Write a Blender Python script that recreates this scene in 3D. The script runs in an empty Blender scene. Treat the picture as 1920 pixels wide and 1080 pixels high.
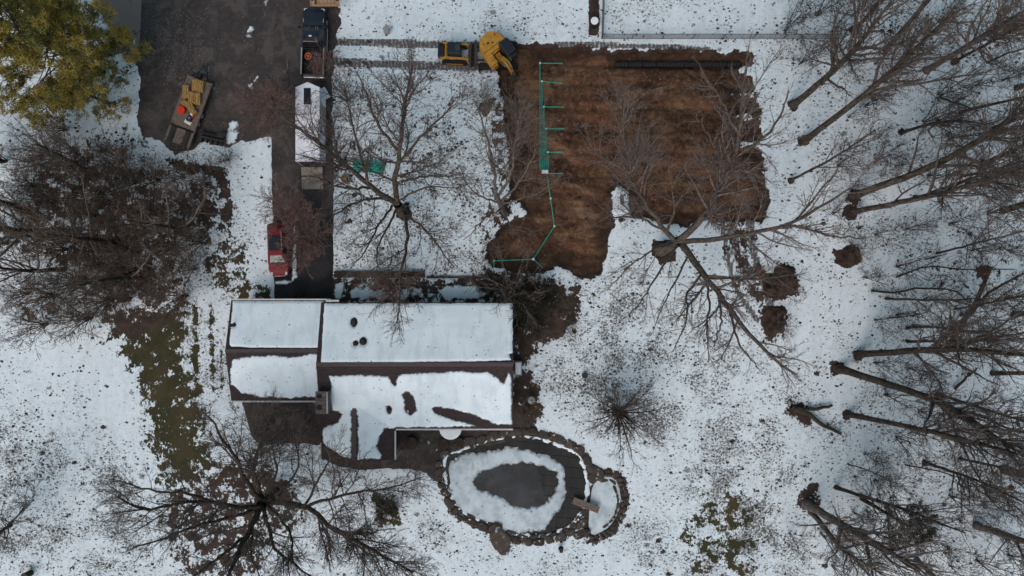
import bpy, bmesh, math, random
import numpy as np
from mathutils import Vector, Matrix

# ------------------------------------------------------------------ camera, sky, sun
scene = bpy.context.scene
col = scene.collection
H = 60.0                      # the drone's height, metres
SC = 64.0 / 3.0               # photograph pixels per metre on the ground
R = math.radians

cam_d = bpy.data.cameras.new('camera')
cam = bpy.data.objects.new('camera', cam_d)
col.objects.link(cam)
cam.location = (0, 0, H)
cam.rotation_euler = (0, 0, 0)
cam_d.sensor_width = 36.0
cam_d.lens = 36.0 * H / 90.0
cam_d.clip_end = 3000.0
cam_d.clip_start = 0.5
scene.camera = cam

SUN_EL, SUN_AZ = 52.0, 205.0
world = bpy.data.worlds.new('World')
scene.world = world
world.use_nodes = True
wn = world.node_tree
for n in list(wn.nodes):
    wn.nodes.remove(n)
sky = wn.nodes.new('ShaderNodeTexSky')
sky.sky_type = 'NISHITA'
sky.sun_disc = False
sky.sun_elevation = R(SUN_EL)
sky.sun_rotation = R(SUN_AZ)
sky.air_density = 1.0
sky.dust_density = 5.0
sky.ozone_density = 1.0
hsv = wn.nodes.new('ShaderNodeHueSaturation')      # a cloudy sky: paler than the clear one
hsv.inputs['Saturation'].default_value = 1.0
hsv.inputs['Hue'].default_value = 0.455
bg = wn.nodes.new('ShaderNodeBackground')
bg.inputs['Strength'].default_value = 0.125
wo = wn.nodes.new('ShaderNodeOutputWorld')
wn.links.new(sky.outputs[0], hsv.inputs['Color'])
wn.links.new(hsv.outputs[0], bg.inputs['Color'])
wn.links.new(bg.outputs[0], wo.inputs['Surface'])

sun_d = bpy.data.lights.new('sun', 'SUN')
sun_d.energy = 0.6
sun_d.angle = R(50)
sun_d.color = (1.0, 0.99, 0.97)
sun = bpy.data.objects.new('sun', sun_d)
col.objects.link(sun)
az = R(SUN_AZ)
sdir = Vector((math.sin(az) * math.cos(R(SUN_EL)), math.cos(az) * math.cos(R(SUN_EL)), math.sin(R(SUN_EL))))
sun.rotation_euler = sdir.to_track_quat('Z', 'Y').to_euler()
sun.location = (0, 0, 80)

scene.cycles.max_bounces = 4
scene.cycles.diffuse_bounces = 2
scene.cycles.glossy_bounces = 2
scene.cycles.transmission_bounces = 3
vs = scene.view_settings
vs.view_transform = 'Standard'
vs.look = 'None'
vs.exposure = 0.0
vs.gamma = 1.0
vs.use_curve_mapping = False

# ------------------------------------------------------------------ helpers
def W(px, py, z=0.0):
    """plan position of a thing that the survey photograph shows at px, py and that lies z above the lawn"""
    s = (H - z) / H / SC
    return ((px - 960.0) * s, (540.0 - py) * s, z)

def smooth(a, b, x):
    t = np.clip((x - a) / (b - a), 0, 1)
    return t * t * (3 - 2 * t)

_tabs = {}
def vnoise(x, y, seed=0):
    if seed not in _tabs:
        _tabs[seed] = np.random.RandomState(seed + 11).rand(256, 256)
    T = _tabs[seed]
    x = np.asarray(x, float); y = np.asarray(y, float)
    xi = np.floor(x).astype(int); yi = np.floor(y).astype(int)
    fx = x - xi; fy = y - yi
    fx = fx * fx * (3 - 2 * fx); fy = fy * fy * (3 - 2 * fy)
    a = T[xi & 255, yi & 255]; b = T[(xi + 1) & 255, yi & 255]
    c = T[xi & 255, (yi + 1) & 255]; d = T[(xi + 1) & 255, (yi + 1) & 255]
    return (a * (1 - fx) + b * fx) * (1 - fy) + (c * (1 - fx) + d * fx) * fy

def fbm(x, y, seed=0, octv=4):
    s = 0.0; a = 0.5; f = 1.0
    for i in range(octv):
        s = s + a * (vnoise(x * f + i * 17.3, y * f - i * 9.1, seed + i) - 0.5)
        a *= 0.55; f *= 2.03
    return s * 2.0            # about -1 .. 1

def sdf(X, Y, poly):
    """signed distance to a polygon, positive inside"""
    X = np.asarray(X, float); Y = np.asarray(Y, float)
    d = np.full(X.shape, 1e9); ins = np.zeros(X.shape, bool)
    n = len(poly)
    for i in range(n):
        x1, y1 = poly[i][:2]; x2, y2 = poly[(i + 1) % n][:2]
        ex, ey = x2 - x1, y2 - y1
        L = ex * ex + ey * ey + 1e-12
        t = np.clip(((X - x1) * ex + (Y - y1) * ey) / L, 0, 1)
        d = np.minimum(d, np.hypot(X - x1 - t * ex, Y - y1 - t * ey))
        if abs(ey) > 1e-12:
            c = ((y1 > Y) != (y2 > Y)) & (X < ex * (Y - y1) / ey + x1)
            ins ^= c
    return np.where(ins, d, -d)

def dline(X, Y, pts):
    d = np.full(np.shape(X), 1e9)
    for (x1, y1), (x2, y2) in zip(pts[:-1], pts[1:]):
        ex, ey = x2 - x1, y2 - y1
        t = np.clip(((X - x1) * ex + (Y - y1) * ey) / (ex * ex + ey * ey + 1e-12), 0, 1)
        d = np.minimum(d, np.hypot(X - x1 - t * ex, Y - y1 - t * ey))
    return d

def PW(pts, z=0.0):
    return [W(x, y, z)[:2] for x, y in pts]

def smooth_poly(pts, it=2):
    p = [Vector(q[:2]) for q in pts]
    for _ in range(it):
        o = []
        for i in range(len(p)):
            a, b = p[i], p[(i + 1) % len(p)]
            o += [a * 0.75 + b * 0.25, a * 0.25 + b * 0.75]
        p = o
    return [(q.x, q.y) for q in p]

def mesh_np(name, verts, faces, smooth_shade=False):
    """verts (N,3); faces: list of int arrays (M,k)"""
    me = bpy.data.meshes.new(name)
    verts = np.ascontiguousarray(verts, np.float32)
    me.vertices.add(len(verts)); me.vertices.foreach_set('co', verts.ravel())
    faces = [np.asarray(f, np.int32) for f in faces if len(f)]
    nl = sum(f.size for f in faces); nf = sum(len(f) for f in faces)
    me.loops.add(nl); me.polygons.add(nf)
    me.loops.foreach_set('vertex_index', np.concatenate([f.ravel() for f in faces]))
    tot = np.concatenate([np.full(len(f), f.shape[1], np.int32) for f in faces])
    st = np.concatenate([[0], np.cumsum(tot)[:-1]]).astype(np.int32)
    me.polygons.foreach_set('loop_start', st)
    if smooth_shade:
        me.polygons.foreach_set('use_smooth', np.ones(nf, bool))
    me.update(calc_edges=True)
    return me

def link(name, me, mat=None, parent=None, loc=None, rot=None):
    o = bpy.data.objects.new(name, me)
    col.objects.link(o)
    if mat is not None and me is not None and not me.materials:
        me.materials.append(mat)
    if parent is not None:
        o.parent = parent
    if loc is not None:
        o.location = loc
    if rot is not None:
        o.rotation_euler = rot
    return o

def tag(o, label=None, cat=None, group=None, kind=None):
    if label: o['label'] = label
    if cat: o['category'] = cat
    if group: o['group'] = group
    if kind: o['kind'] = kind
    return o

def thing(name, label, cat, loc=(0, 0, 0), rz=0.0, group=None):
    o = bpy.data.objects.new(name, None)
    o.empty_display_size = 0.3
    col.objects.link(o)
    o.location = loc
    o.rotation_euler = (0, 0, rz)
    return tag(o, label, cat, group)

def copy_tree(o, parent=None):
    c = o.copy(); col.objects.link(c)
    if parent is not None:
        c.parent = parent
    for ch in o.children:
        copy_tree(ch, c)
    return c

class MB:
    """collects shapes into one mesh"""
    def __init__(s):
        s.bm = bmesh.new()
    def box(s, cx, cy, cz, sx, sy, sz, bev=0.0, rot=None, taper=None):
        b = bmesh.new()
        bmesh.ops.create_cube(b, size=1.0)
        for v in b.verts:
            if taper and v.co.z > 0:
                v.co.x *= taper[0]; v.co.y *= taper[1]
            v.co = Vector((v.co.x * sx, v.co.y * sy, v.co.z * sz))
        if bev > 0:
            bmesh.ops.bevel(b, geom=b.edges[:], offset=bev, segments=2, affect='EDGES', profile=0.6)
        M = Matrix.Translation((cx, cy, cz))
        if rot is not None:
            M = M @ (rot if isinstance(rot, Matrix) else Matrix.Rotation(rot, 4, 'Z'))
        b.transform(M)
        s._add(b); return s
    def cyl(s, p0, p1, r0, r1=None, n=12, caps=True):
        r1 = r0 if r1 is None else r1
        p0, p1 = Vector(p0), Vector(p1)
        d = p1 - p0
        b = bmesh.new()
        bmesh.ops.create_cone(b, cap_ends=caps, segments=n, radius1=r0, radius2=r1, depth=d.length)
        q = Vector((0, 0, 1)).rotation_difference(d.normalized())
        b.transform(Matrix.Translation((p0 + p1) / 2) @ q.to_matrix().to_4x4())
        s._add(b); return s
    def prism(s, poly, z0, z1, bev=0.0):
        b = bmesh.new()
        vs_ = [b.verts.new((x, y, z0)) for x, y in poly]
        f = b.faces.new(vs_)
        r = bmesh.ops.extrude_face_region(b, geom=[f])
        tv = [v for v in r['geom'] if isinstance(v, bmesh.types.BMVert)]
        for v in tv: v.co.z = z1
        if bev > 0:
            te = [e for e in b.edges if all(v in tv for v in e.verts)]
            bmesh.ops.bevel(b, geom=te, offset=bev, segments=2, affect='EDGES', profile=0.6)
        bmesh.ops.recalc_face_normals(b, faces=b.faces[:])
        s._add(b); return s
    def loft(s, secs, caps=True, closed=True):
        b = bmesh.new()
        rows = [[b.verts.new(p) for p in sec] for sec in secs]
        n = len(rows[0])
        for a, c in zip(rows[:-1], rows[1:]):
            for i in range(n if closed else n - 1):
                j = (i + 1) % n
                try: b.faces.new((a[i], a[j], c[j], c[i]))
                except ValueError: pass
        if caps:
            b.faces.new(rows[0][::-1]); b.faces.new(rows[-1])
        bmesh.ops.recalc_face_normals(b, faces=b.faces[:])
        s._add(b); return s
    def quad(s, *pts, th=0.0):
        b = bmesh.new()
        f = b.faces.new([b.verts.new(p) for p in pts])
        if th:
            b.normal_update()
            nrm = f.normal.copy()
            r = bmesh.ops.extrude_face_region(b, geom=[f])
            for v in r['geom']:
                if isinstance(v, bmesh.types.BMVert): v.co += nrm * th
            bmesh.ops.recalc_face_normals(b, faces=b.faces[:])
        s._add(b); return s
    def _add(s, b):
        me = bpy.data.meshes.new('tmp'); b.to_mesh(me); b.free()
        s.bm.from_mesh(me); bpy.data.meshes.remove(me)
    def build(s, name, mat, parent=None, loc=None, rot=None, shade=False):
        me = bpy.data.meshes.new(name)
        s.bm.to_mesh(me); s.bm.free()
        if shade:
            for p in me.polygons: p.use_smooth = True
        return link(name, me, mat, parent, loc, rot)

def sheet(name, f, x0, y0, res, zfun, mat, parent=None, off=(0, 0, 0)):
    """mesh of the region f > 0 on a grid, its edge cut through the cells (marching squares)"""
    ny, nx = f.shape
    xs = x0 + np.arange(nx) * res; ys = y0 + np.arange(ny) * res
    ins = f > 0
    c = ins[:-1, :-1].astype(int) + ins[:-1, 1:] + ins[1:, 1:] + ins[1:, :-1]
    vid = -np.ones(f.shape, int)
    V = []; quads = []; polys = {3: [], 4: [], 5: [], 6: []}
    jj, ii = np.nonzero(ins)
    vid[jj, ii] = np.arange(len(jj))
    V = list(zip(xs[ii], ys[jj], f[jj, ii]))
    fj, fi = np.nonzero(c == 4)
    quads = np.stack([vid[fj, fi], vid[fj, fi + 1], vid[fj + 1, fi + 1], vid[fj + 1, fi]], 1)
    ec = {}
    def cut(a, b):
        k = (a, b) if a < b else (b, a)
        if k not in ec:
            (j1, i1), (j2, i2) = k
            t = f[j1, i1] / (f[j1, i1] - f[j2, i2])
            V.append((xs[i1] + (xs[i2] - xs[i1]) * t, ys[j1] + (ys[j2] - ys[j1]) * t, 0.0))
            ec[k] = len(V) - 1
        return ec[k]
    for j, i in zip(*np.nonzero((c > 0) & (c < 4))):
        cs = [(j, i), (j, i + 1), (j + 1, i + 1), (j + 1, i)]
        p = []
        for a, b in zip(cs, cs[1:] + cs[:1]):
            if ins[a]: p.append(vid[a])
            if ins[a] != ins[b]: p.append(cut(a, b))
        if len(p) >= 3: polys[len(p)].append(p)
    V = np.array(V)
    Z = zfun(V[:, 0], V[:, 1], V[:, 2])
    me = mesh_np(name, np.stack([V[:, 0] - off[0], V[:, 1] - off[1], Z - off[2]], 1),
                 [quads] + [np.array(p) for p in polys.values() if p], True)
    at = me.attributes.new('edge', 'FLOAT', 'POINT'); at.data.foreach_set('value', V[:, 2].astype(np.float32))
    return link(name, me, mat, parent)

def grid(x0, x1, y0, y1, res):
    nx = int((x1 - x0) / res) + 2; ny = int((y1 - y0) / res) + 2
    X, Y = np.meshgrid(x0 + np.arange(nx) * res, y0 + np.arange(ny) * res)
    return X, Y

# ------------------------------------------------------------------ materials
class NT:
    def __init__(s, name):
        s.m = bpy.data.materials.new(name); s.m.use_nodes = True
        s.t = s.m.node_tree; s.b = s.t.nodes['Principled BSDF']
    def n(s, typ, **kw):
        nd = s.t.nodes.new('ShaderNode' + typ)
        for k, v in kw.items():
            if k in nd.inputs: nd.inputs[k].default_value = v
            else: setattr(nd, k, v)
        return nd
    def l(s, a, b): s.t.links.new(a, b); return s
    def inp(s, nd, i, v):
        if hasattr(v, 'links') or isinstance(v, bpy.types.NodeSocket): s.l(v, nd.inputs[i])
        else: nd.inputs[i].default_value = v
    def math(s, op, a, b=0.0, c=None, clamp=False):
        nd = s.n('Math'); nd.operation = op; nd.use_clamp = clamp
        s.inp(nd, 0, a); s.inp(nd, 1, b)
        if c is not None: s.inp(nd, 2, c)
        return nd.outputs[0]
    def step(s, x, lo, hi, a=0.0, b=1.0):
        nd = s.n('MapRange'); nd.interpolation_type = 'SMOOTHSTEP'
        s.inp(nd, 0, x); s.inp(nd, 1, lo); s.inp(nd, 2, hi); s.inp(nd, 3, a); s.inp(nd, 4, b)
        return nd.outputs[0]
    def mix(s, f, a, b):
        nd = s.n('Mix'); nd.data_type = 'RGBA'
        s.inp(nd, 0, f); s.inp(nd, 6, a if isinstance(a, bpy.types.NodeSocket) else (*a, 1)); s.inp(nd, 7, b if isinstance(b, bpy.types.NodeSocket) else (*b, 1))
        return nd.outputs[2]
    def pos(s):
        return s.n('TexCoord').outputs['Object']
    def map(s, v, scale=(1, 1, 1), rot=(0, 0, 0), loc=(0, 0, 0)):
        nd = s.n('Mapping'); s.l(v, nd.inputs[0])
        nd.inputs['Scale'].default_value = scale; nd.inputs['Rotation'].default_value = rot; nd.inputs['Location'].default_value = loc
        return nd.outputs[0]
    def noise(s, v, scale, detail=4, rough=0.55, dist=0.0):
        nd = s.n('TexNoise'); s.l(v, nd.inputs['Vector'])
        nd.inputs['Scale'].default_value = scale; nd.inputs['Detail'].default_value = detail
        nd.inputs['Roughness'].default_value = rough; nd.inputs['Distortion'].default_value = dist
        return nd.outputs[0]
    def vor(s, v, scale, feature='F1', out='Distance', rnd=1.0):
        nd = s.n('TexVoronoi'); nd.feature = feature; s.l(v, nd.inputs['Vector'])
        nd.inputs['Scale'].default_value = scale; nd.inputs['Randomness'].default_value = rnd
        return nd.outputs[out] if out else nd
    def attr(s, name):
        nd = s.n('Attribute'); nd.attribute_name = name
        return nd.outputs['Fac']
    def bump(s, h, strength=0.5, dist=0.05):
        nd = s.n('Bump'); s.l(h, nd.inputs['Height'])
        nd.inputs['Strength'].default_value = strength; nd.inputs['Distance'].default_value = dist
        s.l(nd.outputs[0], s.b.inputs['Normal'])
    def fin(s, colr, rough=0.8, metal=0.0, spec=0.3):
        s.inp(s.b, 'Base Color', colr if isinstance(colr, bpy.types.NodeSocket) else (*colr, 1))
        s.inp(s.b, 'Roughness', rough); s.b.inputs['Metallic'].default_value = metal
        s.b.inputs['Specular IOR Level'].default_value = spec
        return s.m

def simple(name, c, rough=0.6, metal=0.0, var=0.25, scale=3.0, spec=0.3, bump=0.0, bscale=20.0):
    t = NT(name); p = t.pos()
    n = t.noise(p, scale, 5)
    a = tuple(x * (1 - var) for x in c); b = tuple(min(1, x * (1 + var)) for x in c)
    cc = t.mix(t.step(n, 0.3, 0.7), a, b)
    if bump: t.bump(t.noise(p, bscale, 4), bump, 0.03)
    return t.fin(cc, rough, metal, spec)

M = {}
SNOW = (0.68, 0.785, 0.825)
SOIL = (0.040, 0.028, 0.022)
# ------------------------------------------------------------------ ground fields (plan shapes in survey pixels)
DRIVE = [(252,-60),(250,60),(248,100),(264,150),(266,195),(258,228),(268,246),(300,262),(330,285),(352,288),(372,270),(400,272),(428,278),(452,268),(470,260),
         (509,254),(511,380),(512,470),(513,566),(627,566),(625,500),(625,300),(622,200),(624,130),(630,95),(637,40),(642,-60)]
DIRT = [(940,108),(958,84),(1020,85),(1100,86),(1112,92),(1210,96),(1262,90),(1330,99),(1408,100),(1410,122),(1362,131),(1412,144),(1413,166),(1366,177),
        (1412,188),(1416,210),(1368,221),(1420,232),(1422,256),(1374,268),(1424,282),(1430,330),(1440,375),(1426,410),(1392,416),(1330,411),(1290,420),
        (1240,416),(1188,402),(1184,378),(1180,358),(1162,351),(1147,362),(1147,398),(1142,420),(1140,470),(1126,505),(1095,522),(1070,506),(1045,497),
        (1020,509),(985,507),(925,500),(912,482),(920,455),(940,425),(962,410),(985,402),(978,384),(962,370),(955,340),(960,280),(948,205),(938,150)]
PATIO_A = [(452,745),(612,745),(612,838),(560,832),(482,835),(468,812),(462,780)]
PATIO_B = [(600,850),(735,780),(970,780),(1002,796),(1012,812),(985,816),(945,821),(905,829),(870,842),(838,852),(832,880),(836,905),(818,905),(798,886),(762,879),(690,881),(640,878),(612,866)]
CONC = [(150,-60),(256,-60),(252,60),(247,112),(222,70),(196,40),(178,0)]
POND = [(835,853),(870,842),(905,829),(945,821),(985,817),(1025,824),(1060,837),(1087,853),(1098,877),(1105,910),(1098,953),(1076,985),(1039,1004),
        (999,1009),(961,1004),(918,982),(870,966),(848,942),(835,910),(832,877)]
POOL2 = [(1118,897),(1130,892),(1154,895),(1164,920),(1165,947),(1152,982),(1119,1008),(1103,1000),(1104,958),(1108,918)]
POND_W = smooth_poly(PW(POND), 2); POOL2_W = smooth_poly(PW(POOL2), 2)
DRIVE_W = PW(DRIVE); DIRT_W = PW(DIRT); PA_W = smooth_poly(PW(PATIO_A), 1); PB_W = PW(PATIO_B); CONC_W = PW(CONC)

# bare ground: polygon, how bare, softness in metres, soil share (0 grass .. 1 leaf litter and soil)
BARE = [
 ([(195,585),(335,560),(352,600),(348,690),(382,760),(398,860),(385,930),(320,915),(282,830),(275,745),(218,655)], .27, 2.6, .05),
 ([(40,300),(130,270),(250,290),(330,330),(410,330),(430,400),(425,450),(350,470),(345,560),(200,600),(140,560),(90,500),(30,470)], .10, 2.6, .9),
 ([(110,350),(260,330),(300,470),(330,560),(210,590),(120,480)], .20, 2.8, .9),
 ([(310,300),(420,310),(440,390),(420,440),(400,430),(425,380),(400,330),(330,318)], .34, .7, 1.),
 ([(20,560),(240,540),(250,620),(140,600),(30,610)], -.02, 1.6, .8),
 ([(360,560),(372,560),(376,745),(362,745)], .16, .35, .15),
 ([(392,560),(402,560),(405,735),(394,735)], .10, .35, .15),
 ([(412,640),(420,640),(421,740),(413,740)], .06, .3, .2),
 ([(405,440),(460,450),(470,520),(455,562),(400,560),(380,500)], .05, 1., .5),
 ([(445,520),(505,535),(512,566),(440,566)], .14, .8, .4),
 ([(380,850),(470,860),(560,900),(560,1000),(420,1010),(330,960)], .12, 1.8, .5),
 ([(300,930),(440,900),(520,960),(500,1090),(360,1090),(300,1000)], .08, 1.8, .75),
 ([(700,925),(745,925),(750,985),(705,985)], .22, .7, .3),
 ([(480,845),(600,835),(600,900),(500,905)], -.25, .8, .6),
 ([(958,555),(1085,540),(1082,600),(1060,630),(1005,655),(988,690),(1008,725),(1018,765),(1005,800),(955,805)], .28, 1.0, 1.),
 ([(910,500),(1010,515),(1080,545),(1080,600),(960,620),(905,560)], .22, 1.3, .95),
 ([(622,518),(805,520),(840,530),(920,505),(925,566),(622,570)], .16, .5, .95),
 ([(1290,935),(1330,910),(1400,905),(1425,950),(1420,1090),(1300,1090),(1275,1000)], .02, 2.4, .05),
 ([(1340,930),(1380,920),(1400,1000),(1400,1090),(1340,1090)], .10, 2.0, .05),
 ([(1225,450),(1262,450),(1268,490),(1240,495),(1222,478)], .5, .3, 1.),
 ([(1345,405),(1420,405),(1420,480),(1445,560),(1470,600),(1430,610),(1395,560),(1360,500)], .04, 1.3, 1.),
 ([(1418,500),(1460,490),(1505,520),(1500,550),(1465,565),(1425,545)], .18, 1.1, 1.),
 ([(1420,580),(1450,565),(1478,590),(1474,630),(1440,636),(1420,610)], .16, 1.1, 1.),
 ([(1562,470),(1612,465),(1614,490),(1592,504),(1568,492)], .6, .25, 1.),
 ([(1475,750),(1512,750),(1525,785),(1500,800),(1478,780)], .28, .8, .9),
 ([(1500,920),(1530,905),(1540,960),(1510,965)], .3, .8, 1.),
 ([(1120,735),(1190,745),(1210,800),(1160,810),(1110,775)], -.12, 1.4, .6),
 ([(1030,700),(1130,690),(1150,760),(1060,770)], -.22, 1.4, .2),
 ([(628,70),(700,74),(700,88),(628,88)], -.02, .4, .95),
 ([(628,108),(700,112),(700,130),(628,130)], -.02, .4, .95),
 ([(880,112),(960,116),(960,140),(880,136)], .05, .5, .95),
 ([(1380,95),(1420,90),(1440,280),(1445,400),(1425,400),(1415,250)], -.1, .8, 1.),
 ([(1103,-60),(1123,-60),(1122,68),(1104,66)], .6, .12, .95),
 ([(900,180),(950,160),(960,330),(975,400),(930,450),(905,500),(890,440),(930,330)], .02, 1.2, .95),
 ([(640,110),(900,130),(900,520),(630,520)], -.30, 1.5, .7),
 ([(820,150),(880,150),(870,260),(840,260)], -.16, 1.5, .6),
 ([(720,260),(830,270),(820,330),(720,320)], -.18, 1.5, .6),
 ([(150,240),(270,250),(300,330),(120,330)], -.08, 1.4, .8),
 ([(0,0),(240,0),(270,120),(240,240),(60,200)], -.16, 2., .6),
 ([(1620,480),(1920,420),(1960,640),(1700,640)], -.22, 3., .9),
 ([(1560,700),(1960,640),(1960,1100),(1480,1100)], -.32, 3., .9),
 ([(0,850),(130,800),(220,950),(180,1100),(-40,1100)], -.26, 3., .4),
]
# density of dark flecks: leaves, stubble and prints in the thin snow
SPECK = [
 ([(-400,-400),(2400,-400),(2400,1500),(-400,1500)], .30, 1.),
 ([(60,650),(250,650),(270,830),(150,870),(40,780)], .12, 4.),
 ([(-40,780),(150,760),(300,950),(260,1120),(-40,1120)], .75, 3.),
 ([(620,120),(960,130),(940,520),(620,520)], .66, 1.5),
 ([(1000,640),(1300,620),(1500,800),(1500,1100),(1180,1100),(1200,860),(1060,780)], .82, 3.),
 ([(1250,620),(1480,600),(1500,800),(1300,850)], .62, 3.),
 ([(1080,500),(1180,500),(1250,640),(1010,720),(1000,660),(1080,600)], .75, 1.2),
 ([(1440,-40),(1960,-40),(1960,1120),(1560,1120)], .50, 4.),
 ([(1480,520),(1640,500),(1620,640),(1520,640)], .25, 3.),
 ([(1250,60),(1380,-20),(1130,-60),(1130,70)], .45, 2.),
 ([(860,20),(1100,0),(1100,80),(860,60)], .50, 2.),
 ([(420,260),(505,260),(505,420),(430,420)], .12, .8),
 ([(0,230),(440,280),(450,560),(0,620)], .66, 3.),
 ([(345,560),(430,560),(430,760),(350,760)], .66, .8),
 ([(600,900),(820,900),(860,1000),(800,1100),(560,1100)], .58, 2.),
 ([(850,1020),(1150,1030),(1150,1100),(800,1100)], .52, 2.),
 ([(1000,780),(1120,800),(1200,860),(1200,960),(1150,880),(1090,840)], .20, 1.2),
 ([(1180,850),(1280,870),(1280,1000),(1180,960)], .42, 2.),
]

TRUNKS = [(1487,198,.7),(1508,265,.7),(1738,132,.6),(1690,248,.5),(1483,338,.4),(1600,368,.9),(1594,398,.8),(1845,306,.6),(1715,372,.5),(1570,690,.8),(1608,665,.7),(1587,776,.6),
          (1736,868,.4),(1512,945,.9),(757,400,.8),(948,400,.6),(515,925,1.0),(1158,772,.9),(911,206,.7),(62,400,.7),(110,432,.7),(345,430,.7),(1760,740,.5),(1790,115,.5),(1600,60,.6),(1845,510,.8)]
def ground_fields(X, Y):
    b = np.full(X.shape, -0.75); so = np.full(X.shape, 0.35); sp = np.zeros(X.shape)
    for poly, val, soft, soil in BARE:
        d = sdf(X, Y, PW(poly)) + 0.35 * soft * fbm(X / (1.2 * soft + .3), Y / (1.2 * soft + .3), 31, 3)
        w = smooth(-soft * 1.5, soft * .8, d)
        b = np.maximum(b, -0.75 + (val + 0.75) * w)
        so = so * (1 - w) + soil * w
    for px, py, r in TRUNKS:
        x0, y0, _ = W(px, py)
        w = smooth(r * 1.5, r * .3, np.hypot(X - x0, Y - y0) + .5 * r * fbm(X / .6, Y / .6, 63, 3))
        b = np.maximum(b, -0.75 + 1.15 * w); so = so * (1 - w) + .95 * w
    for poly, val, soft in SPECK:
        w = smooth(-soft, soft, sdf(X, Y, PW(poly)))
        sp = sp * (1 - w) + val * w
    return b, so, sp

xs = np.concatenate([[-1500, -600, -250, -120, -80, -64], np.arange(-56, 56.01, 0.24), [64, 80, 120, 250, 600, 1500]])
ys = np.concatenate([[-1500, -600, -250, -120, -70, -48], np.arange(-36, 36.01, 0.24), [48, 70, 120, 250, 600, 1500]])
GX, GY = np.meshgrid(xs, ys)
core = (np.abs(GX) < 57) & (np.abs(GY) < 37)
b_, s_, k_ = ground_fields(GX, GY)
edge_n = 0.22 * fbm(GX / 0.9, GY / 0.9, 51, 4)
fine_n = 0.12 * fbm(GX / 0.45, GY / 0.45, 57, 3)
d_drive = sdf(GX, GY, DRIVE_W) + edge_n * np.where((GX * SC + 960 > 505) & (540 - GY * SC > 250), .45, 2.6) + fine_n
d_conc = sdf(GX, GY, CONC_W) + edge_n
d_pa = sdf(GX, GY, PA_W) + edge_n * .6; d_pb = sdf(GX, GY, PB_W) + edge_n * .6
d_dirt = sdf(GX, GY, DIRT_W) + edge_n * 2.2 + fine_n * 1.6
d_pond = sdf(GX, GY, POND_W); d_pool = sdf(GX, GY, POOL2_W)
PILES = [(1460, 526, 2.0, 1.5, .75), (1448, 602, 1.35, 1.6, .6), (1590, 484, 1.15, .9, .4)]
hard = np.maximum.reduce([d_drive, d_conc, d_pa, d_pb])
Z = 0.10 * fbm(GX / 7, GY / 7, 5, 3) * core + 0.025 * fbm(GX / .7, GY / .7, 6, 3)
flat = smooth(-3.0, 0.2, np.maximum.reduce([hard, d_dirt, d_pond, d_pool]))
Z = Z * (1 - flat * .8)
Z = np.minimum(Z, Z * 0 + 1)
Z -= 0.16 * smooth(-0.16, 0.34, hard)
Z -= 0.95 * smooth(-0.25, 0.75, d_dirt)
Z -= 0.5 * smooth(-0.1, 0.5, d_pond) + 0.35 * smooth(-0.1, 0.4, d_pool)
b_ = np.maximum(b_, np.where(d_dirt > -1.2, .62 * smooth(-.35, .04, d_dirt) - .75 * (1 - smooth(-.35, .04, d_dirt)), -9))
s_ = np.maximum(s_, smooth(-1.0, 0, d_dirt))
rim = np.maximum(d_pond, d_pool)
wr = smooth(-1.15, -0.55, rim + edge_n * 1.2) * (rim < 0.4)
b_ = np.maximum(b_, -0.75 + .90 * wr); s_ = np.maximum(s_, wr)
b_ = np.where(rim > -0.15, np.maximum(b_, .5), b_); 
# snow keeps to the very edge of the paved surfaces
ny_, nx_ = GX.shape
idx = np.arange(ny_ * nx_).reshape(ny_, nx_)
q = np.stack([idx[:-1, :-1].ravel(), idx[:-1, 1:].ravel(), idx[1:, 1:].ravel(), idx[1:, :-1].ravel()], 1)
gme = mesh_np('ground', np.stack([GX.ravel(), GY.ravel(), Z.ravel()], 1), [q], True)
tk_ = np.zeros(GX.shape)
for pts, hw_ in (([(632,78),(700,80),(830,84),(900,86)], .42), ([(632,116),(700,120),(830,125),(960,128)], .46), ([(1010,86),(1120,84),(1240,88),(1330,92)], .35), ([(1375,410),(1380,470),(1400,520)], .5), ([(1405,405),(1412,470),(1440,560),(1462,610)], .45), ([(1355,420),(1362,470),(1378,540),(1420,600)], .35)):
    tk_ = np.maximum(tk_, smooth(hw_ + .12, hw_ - .12, dline(GX, GY, PW(pts)) + .1 * fbm(GX, GY, 77, 3)))
s_ = np.maximum(s_, tk_)
for nm, arr in (('bare', b_), ('soil', s_), ('speck', k_), ('track', tk_)):
    at = gme.attributes.new(nm, 'FLOAT', 'POINT'); at.data.foreach_set('value', arr.ravel().astype(np.float32))

def soil_colour(t, p, leaf=True):
    n = t.noise(p, 1.3, 6, .62); f = t.noise(p, 9, 5, .7)
    c = t.mix(t.step(n, .35, .65), (.030, .022, .018), (.060, .042, .032))
    c = t.mix(t.step(f, .55, .75), c, (.105, .072, .050))
    return c

t = NT('snowy_ground'); p = t.pos()
bare, soil, speck = t.attr('bare'), t.attr('soil'), t.attr('speck')
n1 = t.noise(p, 0.95, 7, .62, .3)
n1b = t.noise(t.map(p, scale=(1, .7, 1), rot=(0, 0, .35)), 4.6, 5, .68)
nn = t.math('ADD', t.math('MULTIPLY', t.math('SUBTRACT', n1, .5), 1.9), t.math('MULTIPLY', t.math('SUBTRACT', n1b, .5), 1.1))
bm_ = t.step(t.math('ADD', bare, nn), -.04, .05)
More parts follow.
